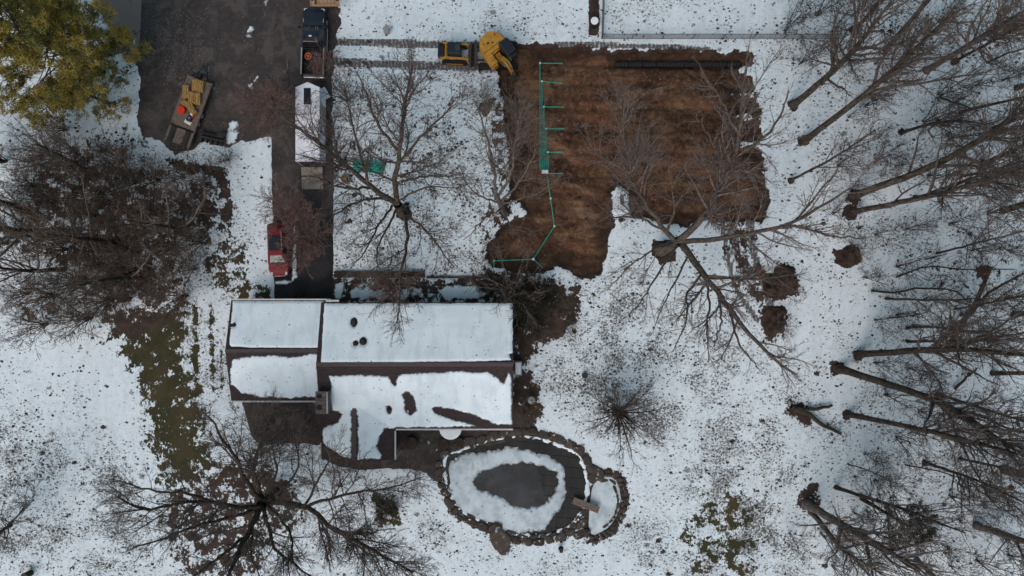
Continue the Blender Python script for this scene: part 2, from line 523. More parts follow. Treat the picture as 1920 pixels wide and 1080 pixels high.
# flecks: round prints and leaves
lf = t.step(t.noise(p, .30, 4, .65), .36, .66)
dens = t.math('MULTIPLY', speck, t.math('MULTIPLY_ADD', lf, .95, .38))
wob = t.math('MULTIPLY', t.math('SUBTRACT', t.noise(p, 8, 3, .6), .5), .9)
spk = None
for sc_v, gate_k, r0, r1, rot in ((1.3, .22, .08, .34, .4), (2.4, .70, .12, .28, 1.1), (4.0, 1.0, .14, .28, 2.0)):
    vn = t.vor(t.map(p, scale=(1, 1.3, 1), rot=(0, 0, rot)), sc_v, out=None)
    sc_ = t.n('SeparateColor'); t.l(vn.outputs['Color'], sc_.inputs[0])
    gate = t.math('LESS_THAN', sc_.outputs[0], t.math('MULTIPLY', dens, gate_k))
    rad = t.math('MULTIPLY_ADD', sc_.outputs[1], r1, r0)
    dot = t.math('MULTIPLY', gate, t.step(t.math('ADD', t.math('SUBTRACT', vn.outputs['Distance'], rad), wob), .06, -.06))
    dot = t.math('MULTIPLY', dot, t.math('MULTIPLY_ADD', sc_.outputs[2], .5, .65), clamp=True)
    spk = dot if spk is None else t.math('MAXIMUM', spk, dot)
fr = t.noise(p, 5.5, 5, .72)
fl = t.step(t.math('ADD', fr, t.math('MULTIPLY', dens, .22)), .655, .74)
spk = t.math('MAXIMUM', spk, t.math('MULTIPLY', fl, .8))
# cleat prints of the tracked machines
track = t.attr('track')
wv = t.n('TexWave'); wv.bands_direction = 'X'; wv.inputs['Scale'].default_value = .95; wv.inputs['Distortion'].default_value = 4.5; wv.inputs['Detail'].default_value = 3; wv.inputs['Detail Scale'].default_value = 1.1
t.l(p, wv.inputs[0])
tm = t.math('MULTIPLY', t.step(t.math('ADD', t.math('MULTIPLY', wv.outputs[1], .13), t.math('ADD', t.math('MULTIPLY', n1b, 1.1), t.math('SUBTRACT', track, 1.06))), .22, .56), .9)
spk = t.math('MAXIMUM', spk, tm)
mask = t.math('MAXIMUM', bm_, spk)
grass = t.mix(t.step(t.noise(p, .5, 5, .6), .4, .6), (.024, .028, .011), (.050, .041, .018))
grass = t.mix(t.step(t.noise(t.map(p, scale=(1, .35, 1)), 22, 3, .7), .45, .75), grass, (.072, .062, .030))
under = t.mix(t.step(soil, .3, .7), grass, soil_colour(t, p))
dk = t.mix(t.step(t.noise(p, 3, 2), .4, .6), (.022, .020, .016), (.048, .040, .030))
under = t.mix(t.math('MULTIPLY', spk, t.math('SUBTRACT', 1.0, t.math('MAXIMUM', bm_, track))), under, dk)
thin = t.step(t.math('ADD', t.math('MULTIPLY', t.noise(p, 2.4, 6, .72), .8), t.math('ADD', t.math('MULTIPLY', fr, .3), t.math('MULTIPLY', dens, .22))), .50, .88)
snowc = t.mix(t.math('MULTIPLY', thin, .62), SNOW, (.40, .44, .46))
snowc = t.mix(t.math('MULTIPLY', t.step(t.noise(t.map(p, scale=(1, .22, 1), rot=(0, 0, -.6)), .9, 4, .6), .45, .7), .5), snowc, (.54, .61, .65))
cc = t.mix(mask, snowc, under)
t.bump(t.noise(p, 6, 4, .65), .45, .06)
M['ground'] = t.fin(cc, .85, 0, .2)
ground = link('ground', gme, M['ground']); tag(ground, kind='structure')

t = NT('heap_soil'); p = t.pos()
c = soil_colour(t, p)
t.bump(t.noise(p, 5, 6, .7), .9, .08)
M['ground_soil'] = t.fin(c, .95, 0, .1)

# ---- paved and dug surfaces
def pad(name, poly_w, z, mat, grow=0.6, res=0.2, relief=0.01, hgt=None):
    xa = [q[0] for q in poly_w]; ya = [q[1] for q in poly_w]
    X, Y = grid(min(xa) - grow - .4, max(xa) + grow + .4, min(ya) - grow - .4, max(ya) + grow + .4, res)
    f = sdf(X, Y, poly_w) + grow
    zf = hgt if hgt else (lambda x, y, v: z + relief * fbm(x / 1.5, y / 1.5, 71, 3))
    o = sheet(name, f, X[0, 0], Y[0, 0], res, zf, mat)
    return tag(o, kind='structure')

t = NT('gravel_asphalt'); p = t.pos()
a1 = t.noise(p, .16, 4, .6, .4); a2 = t.noise(p, 2.2, 6, .65)
sx = t.n('SeparateXYZ'); t.l(p, sx.inputs[0])
c = t.mix(t.step(a2, .35, .65), (.032, .028, .027), (.050, .043, .041))
c = t.mix(t.math('MULTIPLY', t.step(t.noise(p, .55, 6, .7, .8), .47, .60), .8), c, (.080, .068, .063))
zx = t.n('VectorMath'); zx.operation = 'DISTANCE'; t.l(p, zx.inputs[0]); zx.inputs[1].default_value = (*W(325, 85)[:2], 0)
zone = t.step(t.math('ADD', zx.outputs['Value'], t.math('MULTIPLY', t.noise(p, .35, 5, .65), 9)), 9.5, 5.5)
arcs = t.n('TexWave'); arcs.wave_type = 'RINGS'; arcs.rings_direction = 'Z'; arcs.inputs['Scale'].default_value = .30; arcs.inputs['Distortion'].default_value = 3.5; arcs.inputs['Detail'].default_value = 3; arcs.inputs['Detail Scale'].default_value = .8
t.l(t.map(p, loc=(34, -23, 0)), arcs.inputs[0])
grn = t.step(t.noise(p, 8.0, 4, .75), .50, .66)
c = t.mix(t.math('MULTIPLY', t.math('MULTIPLY', grn, zone), t.step(arcs.outputs[1], .25, .8, .25, .85)), c, (.17, .148, .138))
pv = t.vor(p, 6.5, out=None); pg = t.n('SeparateColor'); t.l(pv.outputs['Color'], pg.inputs[0])
peb = t.math('MULTIPLY', t.math('LESS_THAN', pg.outputs[0], t.math('MULTIPLY_ADD', zone, .34, .03)), t.step(pv.outputs['Distance'], .34, .22))
c = t.mix(t.math('MULTIPLY', peb, .75), c, (.22, .20, .195))
c = t.mix(t.math('MULTIPLY', t.step(t.noise(t.map(p, rot=(0, 0, .35), scale=(1, .12, 1)), .9, 4, .6), .55, .7), .45), c, (.024, .020, .018))
slush = t.step(t.math('ADD', t.noise(t.map(p, rot=(0, 0, .5), scale=(1, .4, 1)), .42, 7, .72, .5), 0), .655, .70)
c = t.mix(t.math('MULTIPLY', slush, .6), c, (.26, .26, .265))
low = t.step(t.math('ADD', sx.outputs[1], t.math('MULTIPLY', a1, 6)), 10.5, 7.5)   # newer blacktop by the garage
c = t.mix(low, c, t.mix(t.step(a2, .4, .7), (.011, .011, .013), (.019, .019, .021)))
t.bump(t.noise(p, 16, 5, .7), .5, .03)
M['asphalt'] = t.fin(c, t.step(t.noise(p, .4, 4), .35, .7, .55, .9), 0, .3)
drive = pad('driveway', DRIVE_W, -.045, M['asphalt'], .5, .25)

t = NT('concrete'); p = t.pos()
c = t.mix(t.step(t.noise(p, .35, 5, .6, .6), .46, .5), (.055, .043, .040), (.17, .152, .142))
c = t.mix(t.math('MULTIPLY', t.step(t.noise(p, 6, 5), .5, .7), .25), c, (.09, .08, .075))
t.bump(t.noise(p, 25, 4), .2, .02)
M['concrete'] = t.fin(c, .8)
pad('concrete_apron', CONC_W, -.040, M['concrete'], .5, .25)

t = NT('patio_paving'); p = t.pos()
c = t.mix(t.step(t.noise(p, 1.1, 6, .65, .5), .4, .62), (.020, .016, .015), (.042, .035, .031))
c = t.mix(t.step(t.noise(p, .6, 3), .56, .64), c, (.060, .048, .040))
t.bump(t.noise(p, 14, 5, .7), .4, .03)
M['patio'] = t.fin(c, .7)
pad('patio', PA_W, -.045, M['patio'], .4, .2)
pad('patio', PB_W, -.045, M['patio'], .4, .2)

# ---- the dug field
def dirt_h(x, y, v=None):
    rid = fbm(x / 3.2, y / .8, 81, 4)
    lump = fbm(x / .55, y / .55, 85, 4)
    tr = 0
    for py, ln in ((118, 0), (156, 0), (200, 0), (243, 0), (285, 0), (330, 0)):
        yy = (540 - py) / SC
        tr = tr + np.exp(-((y - yy + .12 * fbm(x / 2.5, x * 0, py, 2)) / .30) ** 2) * smooth(2.4, 4.0, x + .0)
    deep = np.exp(-((y - (540 - 117) / SC) / .5) ** 2) * smooth(8.2, 9.0, x)
    return -.34 + .10 * rid + .17 * lump + .06 * fbm(x / .22, y / .22, 93, 2) + .16 * fbm(x / 4, y / 4, 88, 2) - .24 * tr - .30 * deep
t = NT('dug_soil'); p = t.pos()
tone = t.noise(t.map(p, scale=(.55, 1.15, 1)), .40, 8, .68, .6)
c = t.mix(t.step(tone, .36, .50), (.042, .024, .016), (.105, .057, .033))
c = t.mix(t.step(tone, .49, .64), c, (.225, .132, .075))
c = t.mix(t.math('MULTIPLY', t.step(t.noise(p, .20, 4, .6, .4), .50, .64), .65), c, (.180, .082, .043))
wv = t.n('TexWave'); wv.bands_direction = 'Y'; wv.inputs['Scale'].default_value = .155; wv.inputs['Distortion'].default_value = 7.5; wv.inputs['Detail'].default_value = 4; wv.inputs['Detail Scale'].default_value = .5
t.l(t.map(p, loc=(0, .55, 0)), wv.inputs[0])
c = t.mix(t.math('MULTIPLY', t.math('MULTIPLY', t.step(wv.outputs[1], .55, .95), t.step(t.noise(p, .22, 4), .42, .60)), .55), c, (.030, .018, .012))
c = t.mix(t.math('MULTIPLY', t.step(t.noise(p, .3, 6, .66, .9), .54, .63), .75), c, (.024, .015, .011))
c = t.mix(t.step(t.noise(p, 2.6, 7, .74), .50, .68), c, t.mix(.55, c, (.30, .19, .12)))
c = t.mix(t.math('MULTIPLY', t.step(t.noise(p, 4.2, 5, .72), .56, .64), .7), c, (.024, .015, .011))
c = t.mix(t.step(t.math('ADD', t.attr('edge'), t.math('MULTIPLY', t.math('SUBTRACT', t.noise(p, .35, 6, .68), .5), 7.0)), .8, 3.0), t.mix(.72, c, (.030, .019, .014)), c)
st = t.vor(p, 2.6, out=None); sg = t.n('SeparateColor'); t.l(st.outputs['Color'], sg.inputs[0])
stone = t.math('MULTIPLY', t.math('LESS_THAN', sg.outputs[0], .035), t.step(st.outputs['Distance'], .17, .12))
c = t.mix(stone, c, (.34, .31, .28))
t.bump(t.math('ADD', t.noise(p, 3.2, 8, .74), t.math('MULTIPLY', stone, .5)), 1.0, .16)
M['dirt'] = t.fin(c, .95, 0, .15)
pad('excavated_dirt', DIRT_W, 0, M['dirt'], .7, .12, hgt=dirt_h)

# ---- long-stay snow patches on the drive: strip left beside the parked car
SNOWMAT = {}
def snow_mat(name, fleck, edge=.16, under=(.045, .036, .035), cool=0.0):
    t = NT(name); p = t.pos()
    c = t.mix(t.math('MULTIPLY', t.step(t.noise(p, .55, 6, .62), .36, .70), .75), (.755, .86, .895), (.60, .72, .765))
    st = t.noise(t.map(p, scale=(1, .10, 1)), 1.3, 5, .65)
    c = t.mix(t.math('MULTIPLY', t.step(st, .48, .68), .5), c, (.52, .62, .665))
    for sc_v, k, r0 in ((1.5, .45, .06), (2.7, .40, .09)):
        v = t.vor(t.map(p, scale=(1, 1.4, 1), rot=(0, 0, sc_v)), sc_v, out=None); sg = t.n('SeparateColor'); t.l(v.outputs['Color'], sg.inputs[0])
        g = t.math('LESS_THAN', sg.outputs[0], t.math('MULTIPLY', fleck * k, t.step(t.noise(p, .25, 2), .32, .62, .25, 1.6)))
        d = t.math('MULTIPLY', g, t.step(t.math('SUBTRACT', v.outputs['Distance'], t.math('MULTIPLY_ADD', sg.outputs[1], .06, r0)), .03, -.03))
        c = t.mix(d, c, (.04, .036, .033))
    e = t.math('ADD', t.attr('edge'), t.math('MULTIPLY', t.math('SUBTRACT', t.noise(p, 3.2, 5, .72), .5), edge * 2.6))
    c = t.mix(t.step(e, edge * .15, edge * 1.1), under, c)
    t.bump(t.noise(p, 1.4, 6, .65), .35, .08)
    return t.fin(c, .8, 0, .2)
M['snow'] = snow_mat('roof_snow', .75)
M['snow_cap'] = simple('snow_cap', (.76, .82, .85), .8, var=.06)
M['snow_thin'] = snow_mat('thin_snow', .30)

M['snow_full'] = snow_mat('roof_snow_full', .85, .05)
def snow_patch(name, poly_w, zf, thick=.05, rough=.12, nscale=.5, res=.08, parent=None, off=(0, 0, 0), holes=(), mat=None, kind=None, ramp=.25, seed=91):
    xa = [q[0] for q in poly_w]; ya = [q[1] for q in poly_w]
    X, Y = grid(min(xa) - .5, max(xa) + .5, min(ya) - .5, max(ya) + .5, res)
    f = sdf(X, Y, poly_w)
    for h in holes: f = np.minimum(f, -sdf(X, Y, h))
    f = f + rough * fbm(X / nscale, Y / nscale, seed, 4)
    o = sheet(name, f, X[0, 0], Y[0, 0], res, lambda x, y, v: zf(x, y) + .006 + thick * smooth(0, ramp, v), mat or M['snow'], parent, off)
    if kind: tag(o, kind=kind)
    return o
flatz = lambda z: (lambda x, y: z + 0 * x)
snow_patch('snow_strip', PW([(549,420),(556,420),(557,520),(548,533),(516,534),(515,527),(545,524)]), flatz(-.03), .05, .16, kind='structure')

M['slush'] = snow_mat('slush', .6, .30, (.035, .030, .028))
for pl in ([(452,78),(458,55),(466,44),(474,48),(470,64),(462,80)], [(488,22),(496,2),(504,-4),(502,16),(494,30)], [(418,262),(424,240),(436,222),(446,232),(450,256),(444,272),(426,274)], [(462,160),(474,146),(486,140),(480,156),(468,168)], [(432,100),(438,84),(442,96),(437,108)]):
    snow_patch('slush_patch', PW(pl), flatz(-.038), .015, .55, .6, .08, mat=M['slush'], kind='structure')
# ------------------------------------------------------------------ house
M['wall'] = simple('siding', (.34, .30, .26), .7, var=.08)
t = NT('shingles'); p = t.pos()
bt = t.n('TexBrick'); t.l(p, bt.inputs['Vector'])
bt.inputs['Scale'].default_value = 1.0; bt.inputs['Brick Width'].default_value = .33; bt.inputs['Row Height'].default_value = .15; bt.inputs['Mortar Size'].default_value = .012
bt.inputs['Color1'].default_value = (.040, .030, .031, 1); bt.inputs['Color2'].default_value = (.058, .044, .045, 1); bt.inputs['Mortar'].default_value = (.020, .015, .015, 1)
c = t.mix(t.math('MULTIPLY', t.step(t.noise(p, .8, 5, .6), .4, .7), .45), bt.outputs[0], (.030, .023, .024))
t.bump(t.noise(p, 30, 3), .4, .02)
M['shingle'] = t.fin(c, .9, 0, .2)
M['ridge'] = simple('ridge_cap', (.075, .058, .057), .85, var=.12, scale=6)
M['white_trim'] = simple('white_trim', (.50, .49, .48), .6, var=.12)
M['dark_metal'] = simple('dark_metal', (.020, .020, .022), .5, var=.3)
M['black'] = simple('black_rubber', (.012, .012, .013), .7, var=.3)
M['glass'] = simple('window_glass', (.010, .013, .016), .2, var=.1, spec=.3)
M['door'] = simple('painted_door', (.42, .41, .39), .55, var=.06)
M['grey_metal'] = simple('grey_metal', (.30, .30, .30), .5, var=.12, metal=.2)
M['wood_old'] = None

def slope(z0, mx, my):
    return lambda x, y: z0 + mx * x + my * y
def on_slope(px, py, z0, mx, my):
    a, b = (px - 960) / SC, (540 - py) / SC
    s = (H - z0) / (H + mx * a + my * b)
    return (a * s, b * s)

house = thing('house', 'long low house with snow-covered brown shingle roofs and attached garage', 'house', (-14.0, -6.5, 0))
HO = Vector((-14.0, -6.5, 0))
def hpart(name, mb, mat, parent=None):
    o = mb.build(name, mat, parent or house)
    for v in o.data.vertices: v.co -= HO
    return o

gX0, gX1, gN, gR, gS, gze, gzr = -23.55, -15.75, -1.03, -5.15, -9.45, 2.75, 3.95
mX0, mX1, mN, mR, mS, mze, mzr = -15.95, .10, -1.20, -6.22, -11.75, 2.95, 4.40
eX0, eX1, eRx, eS, eze, ezr = -15.93, -9.82, -13.05, -14.35, 2.95, 3.50

hpart('wall', MB().box((gX0 + gX1) / 2, (gN + gS) / 2, 1.3, gX1 - gX0 - .7, gN - gS - .8, 2.6), M['wall'])
hpart('wall', MB().box((mX0 + mX1) / 2, (mN + mS) / 2, 1.4, mX1 - mX0 - .7, mN - mS - .8, 2.8), M['wall'])
hpart('wall', MB().box((eX0 + eX1) / 2, (mS + eS) / 2 + .3, 1.38, eX1 - eX0 - .7, mS - eS + .2, 2.76), M['wall'])
def gable(x, ya, yr, yb, za, zr, th=.12):
    return MB().loft([[(x - th, ya, za), (x - th, yr, zr), (x - th, yb, za)], [(x + th, ya, za), (x + th, yr, zr), (x + th, yb, za)]])
hpart('gable_wall', gable(gX0 + .4, gN - .4, gR, gS + .4, gze - .2, gzr - .18), M['wall'])
hpart('gable_wall', gable(mX0 + .4, mN - .4, mR, mS + .4, mze - .2, mzr - .18), M['wall'])
hpart('gable_wall', gable(mX1 - .4, mN - .4, mR, mS + .4, mze - .2, mzr - .18), M['wall'])
for i in range(2):          # garage doors to the drive
    d = hpart('garage_door', MB().box(-21.4 + i * 3.3, gN - .44, 1.1, 2.6, .10, 2.15, .02), M['door'])
    for k in range(4):
        hpart('panel', MB().box(-21.4 + i * 3.3, gN - .375, .32 + k * .52, 2.4, .04, .42, .01), M['white_trim'], d)
d = hpart('front_door', MB().box(-9.0, mN - .43, 1.05, 1.0, .10, 2.05, .02), M['door'])
hpart('handle', MB().cyl((-8.62, mN - .36, 1.0), (-8.62, mN - .29, 1.0), .03), M['dark_metal'], d)
for x, y, w_, hh in [(-13.5, mN - .42, 1.6, 1.2), (-5.5, mN - .42, 1.8, 1.2), (-2.2, mN - .42, 1.4, 1.2), (-5.5, mS + .42, 2.2, 1.4), (-2.0, mS + .42, 1.4, 1.2), (-19.5, gS + .42, 1.4, 1.0)]:
    f = hpart('window', MB().box(x, y, 1.55, w_, .10, hh, .015), M['white_trim'])
    for s in (-1, 1):
        hpart('pane', MB().box(x + s * w_ / 4, y, 1.55, w_ / 2 - .12, .14, hh - .16), M['glass'], f)

def roof_slab(pts, th=.14):
    b = bmesh.new()
    up = [b.verts.new(q) for q in pts]; dn = [b.verts.new((q[0], q[1], q[2] - th)) for q in pts]
    b.faces.new(up); b.faces.new(dn[::-1])
    n = len(pts)
    for i in range(n): b.faces.new((up[i], dn[i], dn[(i + 1) % n], up[(i + 1) % n]))
    bmesh.ops.recalc_face_normals(b, faces=b.faces[:])
    m = MB(); m._add(b); return m
S = {}
def mk_slope(key, ye, ze, yr, zr):
    my = (zr - ze) / (yr - ye); S[key] = (zr - my * yr, 0.0, my)
mk_slope('gn', gN, gze, gR, gzr); mk_slope('gs', gS, gze, gR, gzr); mk_slope('mn', mN, mze, mR, mzr); mk_slope('ms', mS, mze, mR, mzr)
mxw = (ezr - eze) / (eRx - eX0); S['ew'] = (ezr - mxw * eRx, mxw, 0.0)
mxe = (ezr - eze) / (eRx - eX1); S['ee'] = (ezr - mxe * eRx, mxe, 0.0)
roof = {}
roof['gn'] = hpart('roof', roof_slab([(gX0, gR + .003, gzr), (gX1, gR + .003, gzr), (gX1, gN, gze), (gX0, gN, gze)]), M['shingle'])
roof['gs'] = hpart('roof', roof_slab([(gX0, gS, gze), (gX1, gS, gze), (gX1, gR - .003, gzr), (gX0, gR - .003, gzr)]), M['shingle'])
roof['mn'] = hpart('roof', roof_slab([(mX0, mR + .003, mzr), (mX1, mR + .003, mzr), (mX1, mN, mze), (mX0, mN, mze)]), M['shingle'])
roof['ms'] = hpart('roof', roof_slab([(mX0, mS, mze), (mX1, mS, mze), (mX1, mR - .003, mzr), (mX0, mR - .003, mzr)]), M['shingle'])
def ms_y(z): return mR + (z - mzr) / S['ms'][2]
yv = ms_y(ezr)              # where the rear wing's ridge runs into the main slope
roof['ew'] = hpart('roof', roof_slab([(eX0, eS, eze + .004), (eRx - .003, eS, ezr + .004), (eRx - .003, yv + .1, ezr + .004), (eX0, mS - .02, eze + .004)]), M['shingle'])
roof['ee'] = hpart('roof', roof_slab([(eRx + .003, eS, ezr + .004), (eX1, eS, eze + .004), (eX1, mS - .02, eze + .004), (eRx + .003, yv + .1, ezr + .004)]), M['shingle'])
hpart('ridge_cap', MB().box((gX0 + gX1) / 2, gR, gzr + .012, gX1 - gX0 + .02, .30, .03, .008), M['ridge'], roof['gn'])
hpart('ridge_cap', MB().box((mX0 + mX1) / 2, mR, mzr + .012, mX1 - mX0 + .02, .34, .035, .008), M['ridge'], roof['mn'])
hpart('ridge_cap', MB().box(eRx, (eS + yv) / 2 - .1, ezr + .014, .34, yv - eS - .25, .03, .008), M['ridge'], roof['ew'])
# gutters, white
for (x0, x1, y, z) in [(gX0, gX1, gS - .07, gze), (gX0, -15.2, gN + .07, gze), (-9.7, mX1, mS - .07, mze)]:
    hpart('gutter', MB().box((x0 + x1) / 2, y, z - .05, x1 - x0, .13, .12, .02), M['white_trim'])
hpart('gutter', MB().box(eX1 + .065, (mS + eS) / 2 - .1, eze - .05, .12, mS - eS - .2, .12, .02), M['white_trim'])
hpart('gutter', MB().box(eX0 - .065, (mS + eS) / 2 - .6, eze - .05, .10, mS - eS - 1.2, .12, .02), M['white_trim'])
hpart('downspout', MB().cyl((eX1 + .1, eS + .1, 0), (eX1 + .1, eS + .1, eze - .1), .05), M['white_trim'])
hpart('downspout', MB().box(-15.0, mN + .14, mze - .06, 1.1, .16, .12, .02), M['white_trim'])

# snow left on each slope
def rsnow(key, pts, holes=(), thick=.10, rough=.10, nscale=.45, seed=91):
    z0, mx, my = S[key]
    pw = [on_slope(x, y, z0, mx, my) for x, y in pts]
    hw = [[on_slope(x, y, z0, mx, my) for x, y in h] for h in holes]
    o = snow_patch('snow', pw, slope(z0, mx, my), thick, rough, nscale, .09, roof[key], tuple(HO), hw, M['snow_full' if key in ('gn', 'mn') else 'snow'], ramp=.22, seed=seed)
    return o
def ell(cx, cy, rx, ry, n=14): return [(cx + rx * math.cos(2 * math.pi * i / n), cy + ry * math.sin(2 * math.pi * i / n)) for i in range(n)]
rsnow('gn', [(436.5,564),(607.5,564),(605,650),(600,653),(470,652),(434,650),(429.5,646)], [ell(439,609,3.4,3.4)], rough=.04)
rsnow('gs', [(436,675),(442,671),(470,667),(520,665),(540,668),(590,662),(598,664),(599,745),(560,748),(510,746),(486,745),(470,741),(452,737),(440,728),(433,722),(432,690)], rough=.16, nscale=.5)
rsnow('mn', [(607.5,568.5),(962,568),(962,665),(961,676),(900,678),(740,680),(680,680),(601,682)], [ell(664,604,6,8), ell(667,643.5,4.6,4.6), ell(681,639.5,6.6,6.4), [(955,664),(963,662),(962,680),(958,672)]], rough=.05)
rsnow('ms', [(616,704),(640,702),(700,702),(730,704),(734,716),(741,722),(745,704),(756,700),(800,698),(860,695),(915,697),(935,708),(944,718),(949,704),(953,693),(958,704),(961,740),(961,798),(930,797),(890,780),(850,768),(822,764),(812,766),(816,774),(850,786),(895,797),(905,801),(742,803),(730,806),(625,806),(632,792),(641,780),(636,774),(622,770),(617,745),(621,725)],
      [[(755,740),(762,735),(772,740),(779,757),(780,770),(770,777),(761,772),(760,752)], ell(729.5,768,4.5,6)], rough=.10, nscale=.4)
rsnow('ew', [(660,740),(660,862),(640,856),(628,846),(612,838),(605,832),(604,806),(610,797),(622,794),(634,788),(642,770),(640,750)], rough=.14, seed=95)
rsnow('ee', [(669,745),(700,760),(742,782),(738,803),(722,806),(712,820),(707,836),(716,852),(714,861),(670,862)], rough=.16, seed=97)

def zs(key, x, y): z0, mx, my = S[key]; return z0 + mx * x + my * y
def vent(key, px, py, r, hh):
    x, y = on_slope(px, py, *S[key]); z = zs(key, x, y)
    v = hpart('vent', MB().cyl((x, y, z - .05), (x, y, z + hh), r, r, 14), M['dark_metal'], roof[key])
    hpart('vent_cap', MB().cyl((x, y, z + hh), (x, y, z + hh + .06), r * 1.35, r * .9, 14), M['black'], roof[key])
vent('mn', 681, 640.5, .20, .22); vent('mn', 667, 644, .13, .2); vent('gn', 438, 609.5, .11, .5); vent('ms', 729, 768, .09, .25)
x, y = on_slope(663, 604, *S['mn']); z = zs('mn', x, y)
hpart('vent_box', MB().box(x, y, z + .08, .38, .50, .26, .03).box(x + .05, y - .33, z + .06, .24, .2, .18, .02), M['black'], roof['mn'])
x, y = on_slope(765, 771, *S['ms']); z = zs('ms', x, y)
hpart('vent_box', MB().box(x, y, z + .05, .16, .2, .16, .02), M['grey_metal'], roof['ms'])
# chimney with two flues between garage and rear wing
t = NT('chimney_stone'); p = t.pos()
M['chimney'] = t.fin(t.mix(t.step(t.noise(p, 5, 5), .35, .7), (.075, .066, .058), (.15, .135, .12)), .9)
cx, cy = W(604, 755, 4.6)[:2]
ch = hpart('chimney', MB().box(cx, cy, 2.15, .95, 1.72, 4.9, .02), M['chimney'], None)
hpart('chimney_cap', MB().box(cx, cy, 4.64, 1.06, 1.84, .09, .02), M['chimney'], ch)
hpart('flue', MB().box(cx - .2, cy + .52, 4.72, .34, .26, .12, .01), M['black'], ch)
hpart('flue', MB().box(cx - .2, cy - .38, 4.72, .36, .36, .12, .01), M['black'], ch)
hpart('flashing', MB().box(cx + .44, cy, 4.72, .07, 1.7, .08, .01), M['white_trim'], ch)

# ------------------------------------------------------------------ pond
ICE_Z = -.14
t = NT('pond_ice'); p = t.pos()
c = t.mix(t.step(t.noise(p, .45, 5, .6, .4), .38, .66), (.022, .025, .027), (.045, .050, .054))
c = t.mix(t.step(t.noise(p, 6, 4), .66, .8), c, (.08, .08, .08))
M['ice'] = t.fin(c, t.step(t.noise(p, .8, 4), .3, .7, .5, .7), 0, .25)
t = NT('cover_panel'); p = t.pos()
c = t.mix(t.step(t.noise(p, .5, 5, .6), .35, .68), (.018, .019, .018), (.032, .032, .030))
c = t.mix(t.math('MULTIPLY', t.step(t.noise(p, 4, 5, .7), .60, .74), .7), c, (.085, .082, .075))
M['panel'] = t.fin(c, .7, 0, .2)
pc = (sum(q[0] for q in POND_W) / len(POND_W), sum(q[1] for q in POND_W) / len(POND_W))
X, Y = grid(pc[0] - 9, pc[0] + 9, pc[1] - 6.5, pc[1] + 6.5, .2)
pond = sheet('pond', sdf(X, Y, POND_W) + .5, X[0, 0], Y[0, 0], .2, lambda x, y, v: ICE_Z - .05 + 0 * x, simple('pond_water', (.010, .011, .011), .15, spec=.5), None, (pc[0], pc[1], 0))
pond.location = (pc[0], pc[1], 0); tag(pond, kind='structure')
def clip(poly, hull):
    """convex clip; hull counter-clockwise"""
    out = poly
    for i in range(len(hull)):
        a, b = Vector(hull[i]), Vector(hull[(i + 1) % len(hull)])
        e = b - a; inp, out = out, []
        if not inp: break
        sd = [e.x * (q[1] - a.y) - e.y * (q[0] - a.x) for q in inp]
        for k in range(len(inp)):
            q, r_, s1, s2 = inp[k], inp[(k + 1) % len(inp)], sd[k], sd[(k + 1) % len(inp)]
            if s1 >= 0: out.append(q)
            if (s1 >= 0) != (s2 >= 0):
                u = s1 / (s1 - s2); out.append((q[0] + (r_[0] - q[0]) * u, q[1] + (r_[1] - q[1]) * u))
    return out
hull = [Vector(q) for q in POND_W]
ar = sum(a.x * b.y - b.x * a.y for a, b in zip(hull, hull[1:] + hull[:1]))
if ar < 0: hull = hull[::-1]
# grow the outline a little, then keep its convex hull
hp = sorted({(round(q.x + .25 * (q.x - pc[0]) / 6, 4), round(q.y + .25 * (q.y - pc[1]) / 4, 4)) for q in hull})
def half(ps):
    o = []
    for q in ps:
        while len(o) > 1 and (o[-1][0] - o[-2][0]) * (q[1] - o[-2][1]) - (o[-1][1] - o[-2][1]) * (q[0] - o[-2][0]) <= 0: o.pop()
        o.append(q)
    return o
cv = half(hp)[:-1] + half(hp[::-1])[:-1]
ga = R(-6.0); gu, gv = (math.cos(ga), math.sin(ga)), (-math.sin(ga), math.cos(ga)); cell, gap = .90, .022
INNER = smooth_poly(PW([(886,902),(902,885),(934,875),(972,869),(1012,872),(1039,883),(1050,904),(1036,931),(1015,950),(985,955),(958,947),(934,931),(907,923),(888,912)]), 1)
prs = random.Random(5)
for i in range(-9, 10):
    for j in range(-7, 8):
        cs = []
        for du, dv in ((gap, gap), (1 - gap, gap), (1 - gap, 1 - gap), (gap, 1 - gap)):
            u, v = (i + du) * cell, (j + dv) * cell
            cs.append((pc[0] + u * gu[0] + v * gv[0], pc[1] + u * gu[1] + v * gv[1]))
        q = clip(cs, cv)
        if len(q) < 3: continue
        z = ICE_Z + prs.uniform(-.006, .006)
        m = MB(); m.prism([(a - pc[0], b - pc[1]) for a, b in q], z - .02, z)
        m.build('panel', M['panel'], pond)
# clear grey ice in the middle, snow lying round it
poff = (pc[0], pc[1], 0)
X, Y = grid(pc[0] - 9, pc[0] + 9, pc[1] - 6.5, pc[1] + 6.5, .1)
fi = sdf(X, Y, INNER) + .35 + .08 * fbm(X / .6, Y / .6, 33, 3)
fi = np.minimum(fi, 5.2 - (X - W(905, 0)[0]) - 0.25 * (Y - pc[1]) + .5 * fbm(X, Y, 35, 3))
sheet('ice', fi, X[0, 0], Y[0, 0], .1, lambda x, y, v: ICE_Z + .014 + .006 * smooth(0, .5, v), M['ice'], pond, poff)
SN = smooth_poly(PW([(838,880),(846,862),(878,852),(915,844),(952,838),(1000,846),(1032,857),(1054,870),(1060,890),(1058,903),(1064,922),(1056,948),(1034,976),(1018,998),(958,1004),(914,984),(868,966),(847,943),(837,910)]), 1)
t = NT('ice_snow'); p = t.pos()
c = t.mix(t.step(t.noise(p, .7, 5, .6), .35, .7), (.56, .645, .68), (.34, .41, .44))
